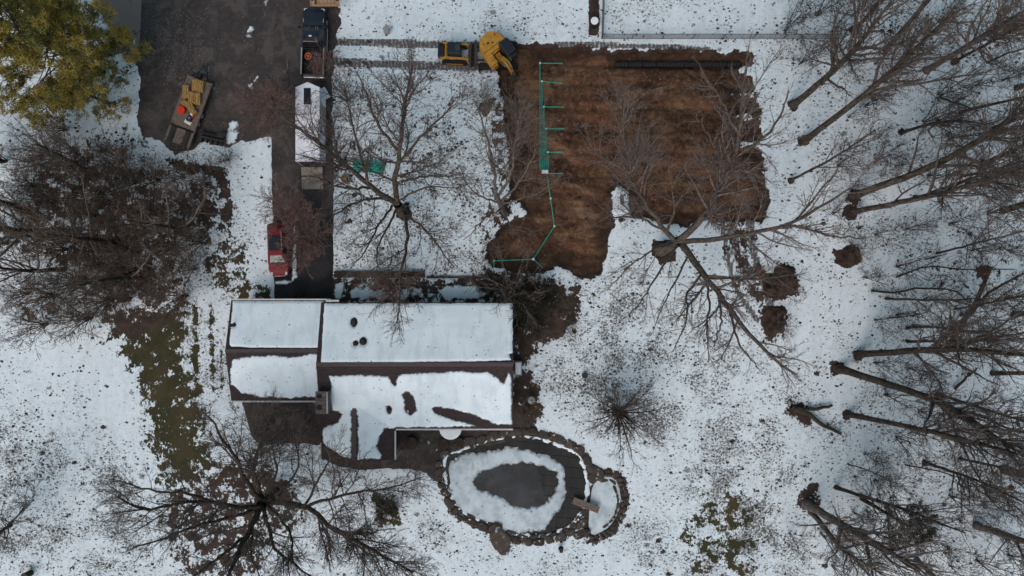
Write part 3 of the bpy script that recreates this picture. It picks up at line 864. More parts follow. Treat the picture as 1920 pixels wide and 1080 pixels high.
v = t.vor(p, 2.6, out=None); sg = t.n('SeparateColor'); t.l(v.outputs['Color'], sg.inputs[0])
c = t.mix(t.math('MULTIPLY', t.math('LESS_THAN', sg.outputs[0], .28), t.step(v.outputs['Distance'], .18, .12)), c, (.10, .10, .10))
e = t.math('ADD', t.attr('edge'), t.math('MULTIPLY', t.math('SUBTRACT', t.noise(p, 2.2, 6, .72), .5), .9))
c = t.mix(t.step(e, -.12, .30), (.050, .056, .060), c)
c = t.mix(t.math('MULTIPLY', t.step(t.noise(t.map(p, scale=(1, .25, 1)), 1.6, 5, .7), .56, .72), .5), c, (.20, .23, .25))
t.bump(t.noise(p, 5, 4), .3, .03)
M['ice_snow'] = t.fin(c, .8, 0, .2)
snow_patch('snow', SN, flatz(ICE_Z + .02), .05, .34, .45, .08, pond, poff, [INNER], M['ice_snow'], ramp=.3)
M['snow_rim'] = snow_mat('rim_snow', .2, .05, (.05, .045, .04))
rimp = POND_W
fX, fY = grid(pc[0] - 9, pc[0] + 9, pc[1] - 6.5, pc[1] + 6.5, .07)
dd = sdf(fX, fY, rimp)
fs = .20 - np.abs(dd - .02) + .30 * fbm(fX / .5, fY / .5, 37, 4)
sheet('snow', fs, fX[0, 0], fY[0, 0], .07, lambda x, y, v: ICE_Z + .05 + .12 * smooth(0, .3, v), M['snow_rim'], pond, poff)

p2c = W(1133, 950)
X, Y = grid(p2c[0] - 3, p2c[0] + 3, p2c[1] - 4, p2c[1] + 4, .1)
pool = sheet('spill_pool', sdf(X, Y, POOL2_W) + .15 + .2 * fbm(X / .5, Y / .5, 39, 3), X[0, 0], Y[0, 0], .1,
             lambda x, y, v: -.09 + .03 * fbm(x / 1.2, y / 1.2, 40, 3), M['ice_snow'], None, (p2c[0], p2c[1], 0))
pool.location = (p2c[0], p2c[1], 0); tag(pool, kind='structure')

# stones
t = NT('field_stone'); p = t.pos(); oi = t.n('ObjectInfo')
c = t.mix(oi.outputs['Random'], (.020, .016, .014), (.060, .047, .038))
c = t.mix(t.step(t.noise(p, 3.5, 5, .65), .42, .7), c, t.mix(.55, c, (.11, .095, .08)))
wp = t.n('NewGeometry').outputs['Position']
c = t.mix(t.math('MULTIPLY', t.step(t.noise(wp, 1.9, 6, .7), .60, .66), .9), c, (.62, .67, .70))
t.bump(t.noise(p, 9, 5, .65), .5, .05)
M['stone'] = t.fin(c, .75, 0, .3)
def stone_mesh(seed):
    rng = np.random.RandomState(seed); b = bmesh.new()
    bmesh.ops.create_icosphere(b, subdivisions=2, radius=.5)
    k = rng.uniform(0, 6.28, 3)
    for v in b.verts:
        n = 1 + .14 * math.sin(3 * v.co.x * 2 + k[0]) + .12 * math.sin(4 * v.co.y * 2 + k[1]) + rng.uniform(-.06, .06)
        s = max(abs(v.co.x), abs(v.co.y)) / .5
        v.co *= n * (1 + .15 * (1 - s))
        v.co.z = max(-.3, min(.32, v.co.z))
    me = bpy.data.meshes.new('stone'); b.to_mesh(me); b.free()
    for q in me.polygons: q.use_smooth = True
    me.materials.append(M['stone']); return me
SM = [stone_mesh(i) for i in range(6)]
border = thing('stone_border', 'ring of dark rough stones around the frozen pond', 'stone border', (pc[0], pc[1], 0))
def put_stone(x, y, sx, sy, hh, a, parent, org, z=0.0):
    o = link('stone', prs.choice(SM), None, parent, (x - org[0], y - org[1], z), (prs.uniform(-.08, .08), prs.uniform(-.08, .08), a))
    o.scale = (sx, sy, hh)
    return o
def along(poly, offs, step_lo, step_hi, wid, parent, org, gaps=(), hh=.32, z=.02):
    """stones set along an outline, offset outwards"""
    P_ = [Vector(q) for q in poly]; c0 = sum(P_, Vector((0, 0))) / len(P_)
    L = [0.0]
    for a, b in zip(P_, P_[1:] + P_[:1]): L.append(L[-1] + (b - a).length)
    s = 0.0
    while s < L[-1] - .3:
        ln = prs.uniform(step_lo, step_hi)
        m_ = s + ln / 2
        k = max(i for i in range(len(P_)) if L[i] <= m_ % L[-1])
        a, b = P_[k], P_[(k + 1) % len(P_)]; e = (b - a).normalized()
        q = a + e * (m_ % L[-1] - L[k]); nrm = Vector((e.y, -e.x))
        if nrm.dot(q - c0) < 0: nrm = -nrm
        w_ = wid * prs.uniform(.75, 1.2)
        q = q + nrm * (offs + prs.uniform(-.08, .08))
        px, py = q.x * SC + 960, 540 - q.y * SC
        if not any(x0 < px < x1 and y0 < py < y1 for x0, x1, y0, y1 in gaps):
            put_stone(q.x, q.y, ln * 1.02, w_, hh * prs.uniform(.7, 1.2), math.atan2(e.y, e.x) + prs.uniform(-.12, .12), parent, org, z)
        s += ln
along(POND_W, .42, .6, 1.35, .66, border, pc, gaps=[(1100, 1140, 900, 975)])
along(POND_W, .05, .5, 1.3, .42, border, pc, gaps=[(860, 1110, 790, 960), (830, 870, 840, 870)], hh=.22, z=-.05)
put_stone(*W(940, 1012)[:2], 2.0, 1.7, .34, .5, border, pc, .05)
put_stone(*W(930, 992)[:2], 1.3, 1.1, .36, .9, border, pc, .05)
put_stone(*W(946, 1030)[:2], 1.4, 1.0, .3, .2, border, pc, .0)
put_stone(*W(1116, 884)[:2], 1.9, 1.0, .4, -.7, border, pc, .05)
put_stone(*W(1110, 897)[:2], 1.0, .8, .4, .3, border, pc, .05)
put_stone(*W(1092, 1000)[:2], 1.6, .7, .4, .4, border, pc, .03)
ring = thing('stone_border', 'ring of small dark stones around the snow-covered side pool', 'stone border', (p2c[0], p2c[1], 0))
along(POOL2_W, .16, .28, .5, .34, ring, p2c, gaps=[(1095, 1118, 880, 990)], hh=.24, z=.0)
along(POOL2_W, .44, .35, .75, .36, ring, p2c, gaps=[(1090, 1112, 880, 995)], hh=.28, z=.02)
along([(p2c[0] + (a - p2c[0]) * .80, p2c[1] + (b - p2c[1]) * .86) for a, b in POOL2_W], 0, .35, .9, .24, ring, p2c, gaps=[(1095, 1128, 880, 1000)], hh=.2, z=-.06)
# slabs of the patio edge along the house side of the pond
for x, y, w_, l_, a in [(885,838,.9,.7,.3),(903,832,.9,.7,.3),(922,826,.9,.65,.25),(941,821,.9,.6,.2),(960,817,.9,.6,.1),(980,814,1.0,.6,0),(1000,815,.9,.6,-.1)]:
    put_stone(*W(x, y - 6)[:2], w_, l_, .22, a, border, pc, -.02)

# weathered wood
t = NT('weathered_wood'); p = t.pos()
c = t.mix(t.step(t.noise(t.map(p, scale=(6, 1.0, 1)), 3.0, 5, .6), .3, .7), (.085, .066, .052), (.20, .162, .130))
c = t.mix(t.step(t.noise(p, 1.4, 4), .58, .7), c, (.060, .047, .038))
t.bump(t.noise(t.map(p, scale=(8, 1, 1)), 6, 3), .4, .02)
M['wood_old'] = t.fin(c, .85)
t = NT('tan_wood'); p = t.pos()
c = t.mix(t.step(t.noise(t.map(p, scale=(5, 1.0, 1)), 2.5, 4, .6), .3, .7), (.24, .155, .090), (.38, .26, .16))
M['wood_tan'] = t.fin(c, .8)
br = thing('wooden_footbridge', 'weathered plank bridge lying across the pond edge', 'footbridge', W(1098, 945), R(-21))
for k in (-.2, .0, .2):
    MB().box(0, k, .34, 2.4, .19, .07, .015).build('plank', M['wood_old'], br)
for s in (-1, 1):
    MB().box(s * .95, 0, .14, .14, .56, .32, .01).build('support', M['wood_old'], br)
# ------------------------------------------------------------------ trees
def bark(name, a, b, moss=0.0, vert=False):
    t = NT(name); p = t.pos()
    n = t.noise(t.map(p, scale=(1, 1, .3)), 5.5, 6, .72)
    c = t.mix(t.step(n, .40, .62), a, b)
    if moss: c = t.mix(t.math('MULTIPLY', t.step(t.noise(p, .9, 4), .46, .66), moss), c, (.058, .055, .026))
    t.bump(n, .9, .06)
    return t.fin(c, .9, 0, .15)
M['bark'] = bark('bark', (.034, .028, .022), (.120, .098, .080), .45)
M['bark_grey'] = bark('bark_grey', (.070, .060, .052), (.17, .15, .13), .15)
M['bark_mid'] = bark('bark_mid', (.050, .042, .035), (.135, .112, .095), .3)
M['bark_dark'] = bark('bark_dark', (.022, .018, .015), (.075, .062, .050), .3)
M['twig'] = bark('twig', (.034, .028, .024), (.085, .070, .060))
M['twig_grey'] = bark('twig_grey', (.10, .080, .070), (.23, .19, .168))
M['twig_mid'] = bark('twig_mid', (.060, .049, .043), (.150, .125, .110))
M['twig_red'] = bark('twig_red', (.13, .082, .072), (.30, .20, .175))
M['twig_brown'] = bark('twig_brown', (.085, .065, .052), (.200, .155, .124))

def norm(v): return v / (np.linalg.norm(v, axis=-1, keepdims=True) + 1e-9)

def tubes(P, Rr, sides):
    """P (N,K,3), Rr (N,K) -> verts, quads"""
    N, K, _ = P.shape
    T = np.gradient(P, axis=1); T = norm(T)
    ov = norm(P[:, -1] - P[:, 0])
    a = np.zeros((N, 3)); ax = np.argmin(np.abs(ov), axis=1); a[np.arange(N), ax] = 1
    U = norm(np.cross(T, a[:, None, :])); Vv = np.cross(T, U)
    an = np.arange(sides) * 2 * np.pi / sides
    ring = P[:, :, None, :] + Rr[:, :, None, None] * (np.cos(an)[None, None, :, None] * U[:, :, None, :] + np.sin(an)[None, None, :, None] * Vv[:, :, None, :])
    verts = ring.reshape(-1, 3)
    base = np.arange(N)[:, None, None] * K * sides + np.arange(K - 1)[None, :, None] * sides
    i = np.arange(sides)[None, None, :]; j = (i + 1) % sides
    quads = np.stack(np.broadcast_arrays(base + i, base + j, base + sides + j, base + sides + i), -1).reshape(-1, 4)
    return verts, quads

def tube_mesh(name, groups, shade=True):
    vs_, qs, o = [], [], 0
    for P, Rr, s in groups:
        v, q = tubes(P, Rr, s); vs_.append(v); qs.append(q + o); o += len(v)
    return mesh_np(name, np.concatenate(vs_), [np.concatenate(qs)], shade)

def resample(pts, K, rough=0.0, rng=None):
    p = np.array(pts, float)
    if len(p) > 2:      # Catmull-Rom
        q = np.vstack([2 * p[0] - p[1], p, 2 * p[-1] - p[-2]])
        o = []
        for i in range(1, len(q) - 2):
            for t_ in np.linspace(0, 1, 8, endpoint=False):
                o.append(.5 * ((2 * q[i]) + (-q[i - 1] + q[i + 1]) * t_ + (2 * q[i - 1] - 5 * q[i] + 4 * q[i + 1] - q[i + 2]) * t_ ** 2 + (-q[i - 1] + 3 * q[i] - 3 * q[i + 1] + q[i + 2]) * t_ ** 3))
        o.append(q[-2]); p = np.array(o)
    L = np.concatenate([[0], np.cumsum(np.linalg.norm(np.diff(p[:, :3], axis=0), axis=1))])
    u = np.linspace(0, L[-1], K)
    r = np.stack([np.interp(u, L, p[:, k]) for k in range(p.shape[1])], 1)
    if rough and rng is not None:
        w = rng.normal(0, rough, (K, 3)); w[0] = 0; w[-1] *= .5
        r[:, :3] += w
    return r

def kids(P, Rr, per_m, rng, t0=.15, rel=.5, lo=.3, hi=4.0, ang=(60, 25), K=6, wig=.12, up=.05, rrel=.55, rmin=.006, n_fix=None, flat=0.0, tipr=.3):
    N, Kp, _ = P.shape
    seg = np.linalg.norm(np.diff(P, axis=1), axis=2); L = seg.sum(1)
    want = (np.full(N, n_fix, float) if n_fix else L * per_m) * rng.uniform(.75, 1.25, N)
    n = np.floor(want + rng.rand(N)).astype(int)
    pi = np.repeat(np.arange(N), n); m = len(pi)
    if m == 0: return np.zeros((0, K, 3)), np.zeros((0, K))
    t_ = t0 + (1 - t0) * rng.rand(m) ** .85
    f = t_ * (Kp - 1); i = np.minimum(f.astype(int), Kp - 2); fr = (f - i)[:, None]
    start = P[pi, i] * (1 - fr) + P[pi, i + 1] * fr
    rad = Rr[pi, i] * (1 - fr[:, 0]) + Rr[pi, i + 1] * fr[:, 0]
    T = norm(P[pi, i + 1] - P[pi, i])
    q = norm(rng.normal(size=(m, 3)))
    perp = norm(q - T * (q * T).sum(1, keepdims=True))
    if flat: perp[:, 2] *= (1 - flat); perp = norm(perp)
    A = np.radians(ang[0] + (ang[1] - ang[0]) * t_ + rng.normal(0, 8, m))[:, None]
    d = norm(np.cos(A) * T + np.sin(A) * perp)
    Ln = np.clip(L[pi] * rel * (1.15 - .75 * t_) * rng.uniform(.55, 1.35, m), lo, hi)
    C = np.zeros((m, K, 3)); C[:, 0] = start
    for k in range(1, K):
        d = d + rng.normal(0, wig, (m, 3)); d[:, 2] += up; d = norm(d)
        C[:, k] = C[:, k - 1] + d * (Ln / (K - 1))[:, None]
    r0 = np.maximum(rad * rrel, rmin)
    r0 = np.minimum(r0, np.maximum(rmin, Ln * .028))
    tp = np.linspace(1, tipr, K)[None, :]
    return C, np.maximum(r0[:, None] * tp, rmin * .6)

BASE = {}
def add_tree(name, label, trunk, limbs, cat='tree', mats=('bark', 'twig'), seed=0, dens=1.0, group=None, limb_parts=True, tw=.014, twl=1.0, up=.04, r_limb=None, auto=None):
    """trunk: (px,py,z,radius) points; limbs: lists of (px,py,z) with start radius first. z above the lawn"""
    rng = np.random.RandomState(seed)
    T = np.array([(*W(q[0], q[1], q[2]), q[3]) for q in trunk])
    b0 = T[0, :3].copy(); b0[2] = 0
    root = thing(name, label, cat, tuple(b0), 0, group)
    tr = resample(T, 16, .02, rng)
    P0 = tr[None, :, :3] - b0; R0 = tr[None, :, 3].copy()
    R0[0, 0] *= 1.4; R0[0, 1] *= 1.06
    P0[0, 0, 2] = -.25
    me = tube_mesh('trunk', [(P0, R0, 10)])
    link('trunk', me, M[mats[0]], root)
    LP, LR = [], []
    for lb in limbs:
        r0, pts = lb[0], lb[1:]
        q = resample([W(*x) for x in pts], 14, .05, rng) - b0
        LP.append(q); LR.append(r0 * np.linspace(1, .22, 14) ** .85)
    if auto:
        n, a0, rel, t0 = auto
        C, Cr = kids(P0, R0, 0, rng, t0=t0, rel=rel, lo=1.5, hi=9, ang=a0, K=14, wig=.10, up=.05, rrel=.62, n_fix=n, tipr=.2)
        for c_, r_ in zip(C, Cr): LP.append(c_); LR.append(r_)
        # the leader goes on
    LP = np.array(LP).reshape(-1, 14, 3); LR = np.array(LR).reshape(-1, 14)
    if limb_parts:
        for c_, r_ in zip(LP, LR):
            link('limb', tube_mesh('limb', [(c_[None], r_[None], 7)]), M[mats[0]], root)
        g = []
    else:
        g = [(LP, LR, 6)]
    src_P = np.concatenate([LP, P0[:, -14:]]) if auto else LP
    src_R = np.concatenate([LR, R0[:, -14:]]) if auto else LR
    A, Ar = kids(src_P, src_R, 1.5 * dens, rng, t0=.18, rel=.42, lo=.7, hi=4.2, K=8, wig=.13, up=up, rrel=.5, rmin=tw * 1.4)
    B, Br = kids(A, Ar, 3.2 * dens, rng, t0=.12, rel=.5, lo=.4, hi=2.0, K=6, wig=.14, up=up, rrel=.6, rmin=tw * 1.05)
    C, Cr = kids(B, Br, 5.6 * dens, rng, t0=.1, rel=.55, lo=.25 * twl, hi=1.1 * twl, K=3, wig=.14, up=up, rrel=.7, rmin=tw * .8)
    g += [(A, Ar, 4), (B, Br, 3), (C, Cr, 3)]
    link('crown', tube_mesh('crown', g, False), M[mats[1]], root)
    return root

def simple_tree(name, label, base, top, zt, r, seed, fork=.45, nl=8, dens=1.0, mats=('bark', 'twig'), bend=(0, 0), group=None, tw=.014, spread=(48, 22), rel=.55, twl=1.0):
    """a woodland tree: foot and a higher trunk point as the survey shows them"""
    x0, y0 = base; x1, y1 = top
    mx, my = (x0 + x1) / 2 + bend[0], (y0 + y1) / 2 + bend[1]
    # mid height follows from the camera's perspective of an evenly rising trunk
    zm = zt * .56
    return add_tree(name, label, [(x0, y0, 0, r), (mx, my, zm, r * .72), (x1, y1, zt, r * .28)], [], mats=mats, seed=seed, dens=dens, group=group,
                    limb_parts=False, tw=tw, auto=(nl, spread, rel, fork), twl=twl)

# --- the four big yard trees, limb by limb
add_tree('maple_tree', 'large bare tree with forked limbs in the snowy lawn beside the driveway',
 [(757,400,0,.42),(752,392,2,.38),(745,382,4.2,.36)],
 [[.24,(745,382,4.0),(740,345,6),(746,300,8),(750,262,9.5),(758,215,11),(764,170,12.5),(775,120,14)],
  [.14,(749,285,8.6),(720,252,10),(700,215,11.2),(690,180,12),(672,140,13)],
  [.25,(745,382,4.0),(705,356,5.4),(672,330,6.6),(640,302,8),(608,278,9),(570,245,10),(520,215,11)],
  [.12,(690,345,6),(682,310,7.5),(668,260,9),(655,210,10.2),(645,160,11)],
  [.12,(700,352,5.6),(665,352,6.5),(630,350,7),(595,335,7.8),(555,330,8.5)],
  [.13,(738,378,4.2),(700,372,5.4),(660,382,6.4),(632,400,7.2),(600,430,8)],
  [.11,(735,385,4.2),(712,420,5.6),(690,460,6.8),(660,500,8)],
  [.11,(745,390,4.0),(725,430,5.4),(706,470,6.6),(712,505,7.6)],
  [.17,(752,390,3.8),(762,420,5),(762,460,6.2),(752,510,7.6),(748,560,8.4),(745,600,9)],
  [.12,(755,395,3.6),(790,425,5.2),(818,455,6.4),(850,500,7.6)],
  [.10,(752,340,6.2),(790,332,7),(830,330,8),(872,326,8.6)],
  [.12,(752,300,8),(775,275,9),(800,245,10),(838,210,11),(850,180,12)],
  [.09,(748,375,4.4),(800,352,6),(850,352,7),(890,345,8)]], seed=3, dens=1.2, mats=('bark', 'twig_mid'), tw=.014)

add_tree('oak_tree', 'largest bare tree with limbs spreading over the dug dirt and the snow',
 [(1240,468,0,.50),(1252,464,2,.46),(1272,452,4.6,.42)],
 [[.30,(1272,452,4.4),(1300,430,5.6),(1328,392,7.4),(1348,352,9),(1372,305,10.6),(1386,250,12),(1392,190,13.4),(1400,130,14.5)],
  [.14,(1372,300,10.6),(1420,268,12),(1460,225,13.2),(1480,170,14)],
  [.13,(1384,250,12),(1360,205,13),(1335,160,14),(1310,120,14.6)],
  [.12,(1345,352,9),(1345,300,10.4),(1330,255,11.4),(1300,215,12.2)],
  [.22,(1268,455,4.4),(1242,425,5.6),(1210,385,7),(1190,345,8.6),(1178,300,10),(1168,240,11.2),(1165,180,12.4)],
  [.10,(1200,365,7.8),(1160,335,9),(1120,290,10.4),(1090,250,11)],
  [.10,(1180,300,10),(1205,260,11),(1235,215,12)],
  [.12,(1250,435,5.4),(1265,390,7),(1262,345,8.5),(1290,300,9.8)],
  [.11,(1245,430,5.4),(1200,410,6.6),(1140,405,7.8),(1090,395,9)],
  [.23,(1275,455,4.2),(1330,450,5.4),(1390,440,6.6),(1450,428,7.8),(1510,405,9),(1570,368,10.2),(1610,345,11)],
  [.14,(1450,428,7.8),(1500,425,9),(1550,440,10),(1620,448,11)],
  [.10,(1480,422,8.2),(1520,380,9.6),(1560,330,10.8),(1590,290,11.6)],
  [.30,(1278,458,4.2),(1300,488,5.2),(1322,520,6.2),(1345,548,7.2),(1372,588,8.4),(1410,630,9.4),(1450,672,10.4),(1490,700,11)],
  [.12,(1325,520,6.2),(1390,524,7.4),(1450,520,8.6),(1510,512,9.6)],
  [.11,(1322,520,6.2),(1330,570,7.4),(1325,620,8.6),(1330,680,9.8)],
  [.11,(1316,512,6),(1290,555,7.4),(1285,610,8.6),(1262,660,9.6)],
  [.11,(1345,548,7.2),(1352,600,8.4),(1340,650,9.4)],
  [.12,(1368,580,8.2),(1385,640,9.4),(1420,690,10.4)],
  [.11,(1270,460,4.2),(1235,510,5.6),(1205,560,6.8),(1180,590,7.6)],
  [.09,(1262,455,4.4),(1220,470,5.4),(1170,510,6.6),(1140,545,7.2)],
  [.09,(1290,480,4.8),(1270,520,6),(1240,580,7.4),(1225,620,8.2)]], seed=4, dens=.95, mats=('bark_mid', 'twig_grey'), tw=.012)

add_tree('ash_tree', 'pale bare tree standing at the left edge of the dug dirt',
 [(948,400,0,.24),(940,388,2.5,.21),(930,365,5,.18)],
 [[.15,(930,365,5),(925,320,7),(915,270,8.6),(905,230,10),(890,190,11)],
  [.14,(932,370,4.6),(955,335,6.2),(965,290,8),(970,240,9.6),(985,190,11)],
  [.12,(936,380,3.6),(968,350,5),(990,310,6.8),(1010,265,8.4),(1020,220,9.6)],
  [.09,(938,385,3.2),(975,372,4.6),(1010,362,6),(1050,330,7.2)],
  [.09,(936,380,3.4),(905,370,4.6),(880,350,6),(860,310,7.2)],
  [.08,(942,392,2.6),(955,420,3.8),(975,445,5),(990,470,6)],
  [.08,(940,390,2.8),(915,405,4),(890,430,5),(870,450,6)]], seed=5, dens=1.1, mats=('bark_grey', 'twig_grey'), tw=.013)

add_tree('basswood_tree', 'sprawling dark bare tree at the lower left below the patio',
 [(515,925,0,.50),(504,935,2,.46),(490,948,4.2,.42)],
 [[.26,(500,938,2.8),(535,945,4.2),(575,950,5.2),(598,968,6.2),(622,992,7.2),(668,1015,8.4),(720,1042,9.6),(775,1075,10.4)],
  [.14,(575,950,5.2),(620,935,6.4),(672,922,7.4),(730,915,8.4),(790,895,9)],
  [.12,(570,950,5.2),(595,905,6.6),(615,870,7.8),(650,840,9)],
  [.11,(612,985,7),(655,998,8),(700,998,9),(740,990,9.6)],
  [.22,(492,944,3.6),(470,915,5),(452,885,6.2),(440,855,7.4),(415,820,8.6),(390,780,9.6)],
  [.14,(500,935,3),(512,905,4.6),(520,880,5.8),(512,845,7),(505,815,8)],
  [.12,(508,935,2.8),(545,900,4.8),(560,865,6),(555,830,7.2),(545,790,8.2)],
  [.14,(495,935,3.4),(475,880,5.4),(485,840,6.8),(500,800,8),(490,770,8.8)],
  [.20,(488,950,4.2),(440,950,5.8),(390,940,7.2),(330,945,8.6),(270,955,9.8),(220,930,10.8)],
  [.13,(400,942,7),(350,925,8.4),(290,920,9.6),(220,900,10.6)],
  [.16,(486,952,4.2),(430,970,6),(370,985,7.4),(310,1010,8.8),(250,1025,10)],
  [.28,(490,950,4.0),(470,990,5.4),(450,1030,6.8),(430,1075,8.2),(410,1120,9.4)],
  [.14,(465,1000,5.8),(420,1040,7.4),(370,1075,8.8),(330,1110,9.6)],
  [.18,(494,950,3.8),(505,995,5.4),(520,1035,6.8),(555,1060,7.8),(590,1085,8.8)],
  [.12,(500,945,3.4),(535,985,5),(548,1015,6.2),(540,1060,7.4),(545,1100,8.4)],
  [.11,(480,960,4.6),(470,1030,6.4),(490,1090,8)]], seed=6, dens=1.2, mats=('bark_dark', 'twig_mid'), tw=.014)

# ornamental tree by the pond: low, many stems
def stem_tree(name, label, base, h, spread, n, seed, mats, dens=1.0, group=None, tw=.012, r=.06, cat='tree', r_px=None, droop=.0):
    rng = np.random.RandomState(seed)
    b0 = np.array(W(*base, 0))
    root = thing(name, label, cat, tuple(b0), 0, group)
    K = 10; P = []
    for i in range(n):
        a = 2 * math.pi * (i + rng.uniform(-.3, .3)) / n; e = rng.uniform(.25, 1.0) * spread
        hh = h * rng.uniform(.75, 1.05) * (1 - .25 * (e / spread) ** 2)
        s = np.linspace(0, 1, K)[:, None]
        end = np.array([math.cos(a) * e, math.sin(a) * e, hh])
        q = s * end + np.stack([np.zeros(K), np.zeros(K), np.sin(s[:, 0] * math.pi) * (.25 * e - droop)], 1)
        q += rng.normal(0, .05, (K, 3)) * s
        q[0] = rng.uniform(-.12, .12, 3); q[0, 2] = -.1
        P.append(q)
    P = np.array(P); Rr = r * rng.uniform(.7, 1.2, n)[:, None] * np.linspace(1, .25, K)[None]
    link('stem', tube_mesh('stem', [(P, Rr, 6)]), M[mats[0]], root)
    A, Ar = kids(P, Rr, 1.9 * dens, rng, t0=.2, rel=.42, lo=.5, hi=2.2, K=7, wig=.13, up=.04, rrel=.55, rmin=tw * 1.3)
    B, Br = kids(A, Ar, 3.2 * dens, rng, t0=.1, rel=.5, lo=.3, hi=1.2, K=5, wig=.14, up=.03, rrel=.6, rmin=tw)
    C, Cr = kids(B, Br, 5.4 * dens, rng, t0=.1, rel=.55, lo=.18, hi=.7, K=3, wig=.14, up=.02, rrel=.7, rmin=tw * .8)
    link('crown', tube_mesh('crown', [(A, Ar, 4), (B, Br, 3), (C, Cr, 3)], False), M[mats[1]], root)
    return root

stem_tree('ornamental_tree', 'small round dark-stemmed bare tree on the snow right of the pond', (1158,772), 5.2, 3.9, 22, 11, ('bark_dark', 'twig_mid'), dens=1.0, r=.07)
stem_tree('ornamental_tree', 'upright pale multi-stemmed sapling on the lawn left of the dug dirt', (911,206), 4.8, 1.9, 14, 12, ('bark_grey', 'twig_grey'), dens=.7, r=.035)
stem_tree('flowering_tree', 'reddish twiggy bare tree between the pickup and the straw trailer', (532,212), 5.5, 3.0, 16, 13, ('twig_grey', 'twig_red'), dens=1.3, r=.05, tw=.014)
stem_tree('flowering_tree', 'reddish twiggy bare tree over the driveway beside the white trailer', (556,398), 4.6, 2.6, 14, 14, ('twig_brown', 'twig_red'), dens=1.3, r=.05, tw=.014)
stem_tree('flowering_tree', 'reddish twiggy bare tree over the driveway beside the red car', (590,452), 5.0, 3.0, 16, 15, ('twig_brown', 'twig_red'), dens=1.3, r=.05, tw=.014)
stem_tree('flowering_tree', 'bare twiggy tree overhanging the front roof edge of the house', (738,535), 5.6, 3.8, 16, 16, ('bark_grey', 'twig_red'), dens=.8, r=.055)
stem_tree('flowering_tree', 'bare grey tree overhanging the front right corner of the roof', (962,545), 5.8, 3.7, 14, 17, ('bark_grey', 'twig_grey'), dens=.7, r=.055)
stem_tree('brush', 'reddish brush leaning over the tail of the dark pickup', (622,128), 3.2, 1.8, 12, 18, ('twig_grey', 'twig_red'), dens=1.0, r=.03, cat='shrub')
stem_tree('brush', 'grey bare sapling at the upper edge of the middle lawn', (655,190), 6, 2.2, 8, 19, ('bark_grey', 'twig'), dens=.8, r=.05, cat='sapling')
stem_tree('brush', 'bare brush on the mud beside the excavator bucket', (968,215), 4.2, 2.3, 12, 20, ('bark_grey', 'twig_grey'), dens=.8, r=.035, cat='shrub')
stem_tree('brush', 'pale bare sapling growing at the middle of the dug dirt', (1185,300), 5.6, 3.0, 10, 21, ('bark_grey', 'twig_grey'), dens=.7, r=.05, cat='sapling')
stem_tree('brush', 'bare grey-twigged shrub beside the patio corner below the garage', (500,810), 3.6, 2.2, 10, 22, ('bark_grey', 'twig_grey'), dens=.7, r=.04, cat='shrub')
stem_tree('brush', 'bare branching sapling in front of the garage back wall', (578,790), 5.0, 1.9, 8, 23, ('bark_grey', 'twig'), dens=.7, r=.04, cat='sapling')

# --- the wood on the right, one by one
FOREST = [
 ('tall grey tree leaning to the top edge, first of the right wood beside the fence', (1487,198), (1665,10), 16, .42, (8,8), 'bark'),
 ('tall bare tree right of the dug dirt with a long twin trunk', (1508,265), (1790,22), 17, .40, (0,10), 'bark'),
 ('straight grey trunk near the top right corner of the wood', (1738,132), (1935,12), 15, .38, (0,0), 'bark_grey'),
 ('short leaning brown tree amid brush in the upper right wood', (1690,248), (1852,232), 11, .22, (0,-12), 'bark_dark'),
 ('small slanting tree just right of the dug dirt edge', (1483,338), (1640,245), 11, .18, (0,5), 'bark'),
 ('heavy dark trunk running to the right edge in the upper wood', (1600,368), (1925,205), 19, .48, (0,18), 'bark'),
 ('long trunk just below the heavy dark trunk of the upper wood', (1594,398), (1930,312), 19, .36, (0,8), 'bark'),
 ('trunk at the right edge between the upper long trunks', (1845,306), (1985,245), 14, .30, (0,0), 'bark'),
 ('slim trunk above the fallen timber in the middle of the wood', (1715,372), (1935,295), 15, .20, (0,0), 'bark_dark'),
 ('heavy trunk whose sawn-looking foot stands nearest the snowy clearing', (1570,690), (1905,845), 17, .50, (20,-14), 'bark_dark'),
 ('heavy trunk running level to the right edge below the fallen timber', (1608,665), (1935,668), 19, .42, (0,-12), 'bark_dark'),
 ('straight dark trunk low in the right wood beside the log pile', (1587,776), (1935,858), 19, .34, (0,-4), 'bark_dark'),
 ('slim dark trunk in the lower right wood', (1736,868), (1925,945), 14, .20, (0,-6), 'bark_dark'),
 ('very slim sapling trunk bent at its foot in the lower right wood', (1698,872), (1860,925), 11, .09, (0,-10), 'bark_dark'),
 ('slanting grey trunk by the dark evergreen in the lower right wood', (1566,914), (1810,1000), 13, .24, (0,-4), 'bark_dark'),
 ('thick pale twin tree rising from the lower right clearing edge', (1512,945), (1720,1065), 13, .55, (0,0), 'bark_grey'),
 ('pale tree beside the thick twin tree at the lower right', (1522,960), (1650,1075), 12, .36, (-6,12), 'bark_grey'),
 ('slender tree of the far right wood below the level trunk', (1760,740), (1950,800), 14, .22, (0,0), 'bark_dark'),
 ('slender tree rising over the fallen timber at the right', (1757,475), (1925,432), 13, .14, (0,0), 'bark'),
 ('dark leaning tree at the upper right among thin saplings', (1790,115), (1930,40), 13, .20, (0,0), 'bark_dark'),
 ('bare tree at the top edge right of the fenced yard', (1600,60), (1700,-50), 12, .26, (0,0), 'bark'),
]
for i, (lb, b0, tp, zt, r, bend, bk) in enumerate(FOREST):
    tall = r > .3
    simple_tree('woodland_tree', lb, b0, tp, zt, r * .68, 100 + i, fork=.42 if tall else .3, nl=(11 if tall else 8), dens=(.68 if tall else .75), bend=bend,
                mats=(bk, 'twig_grey' if bk == 'bark_grey' else 'twig_mid'), tw=.014, group='bare trees of the right wood')

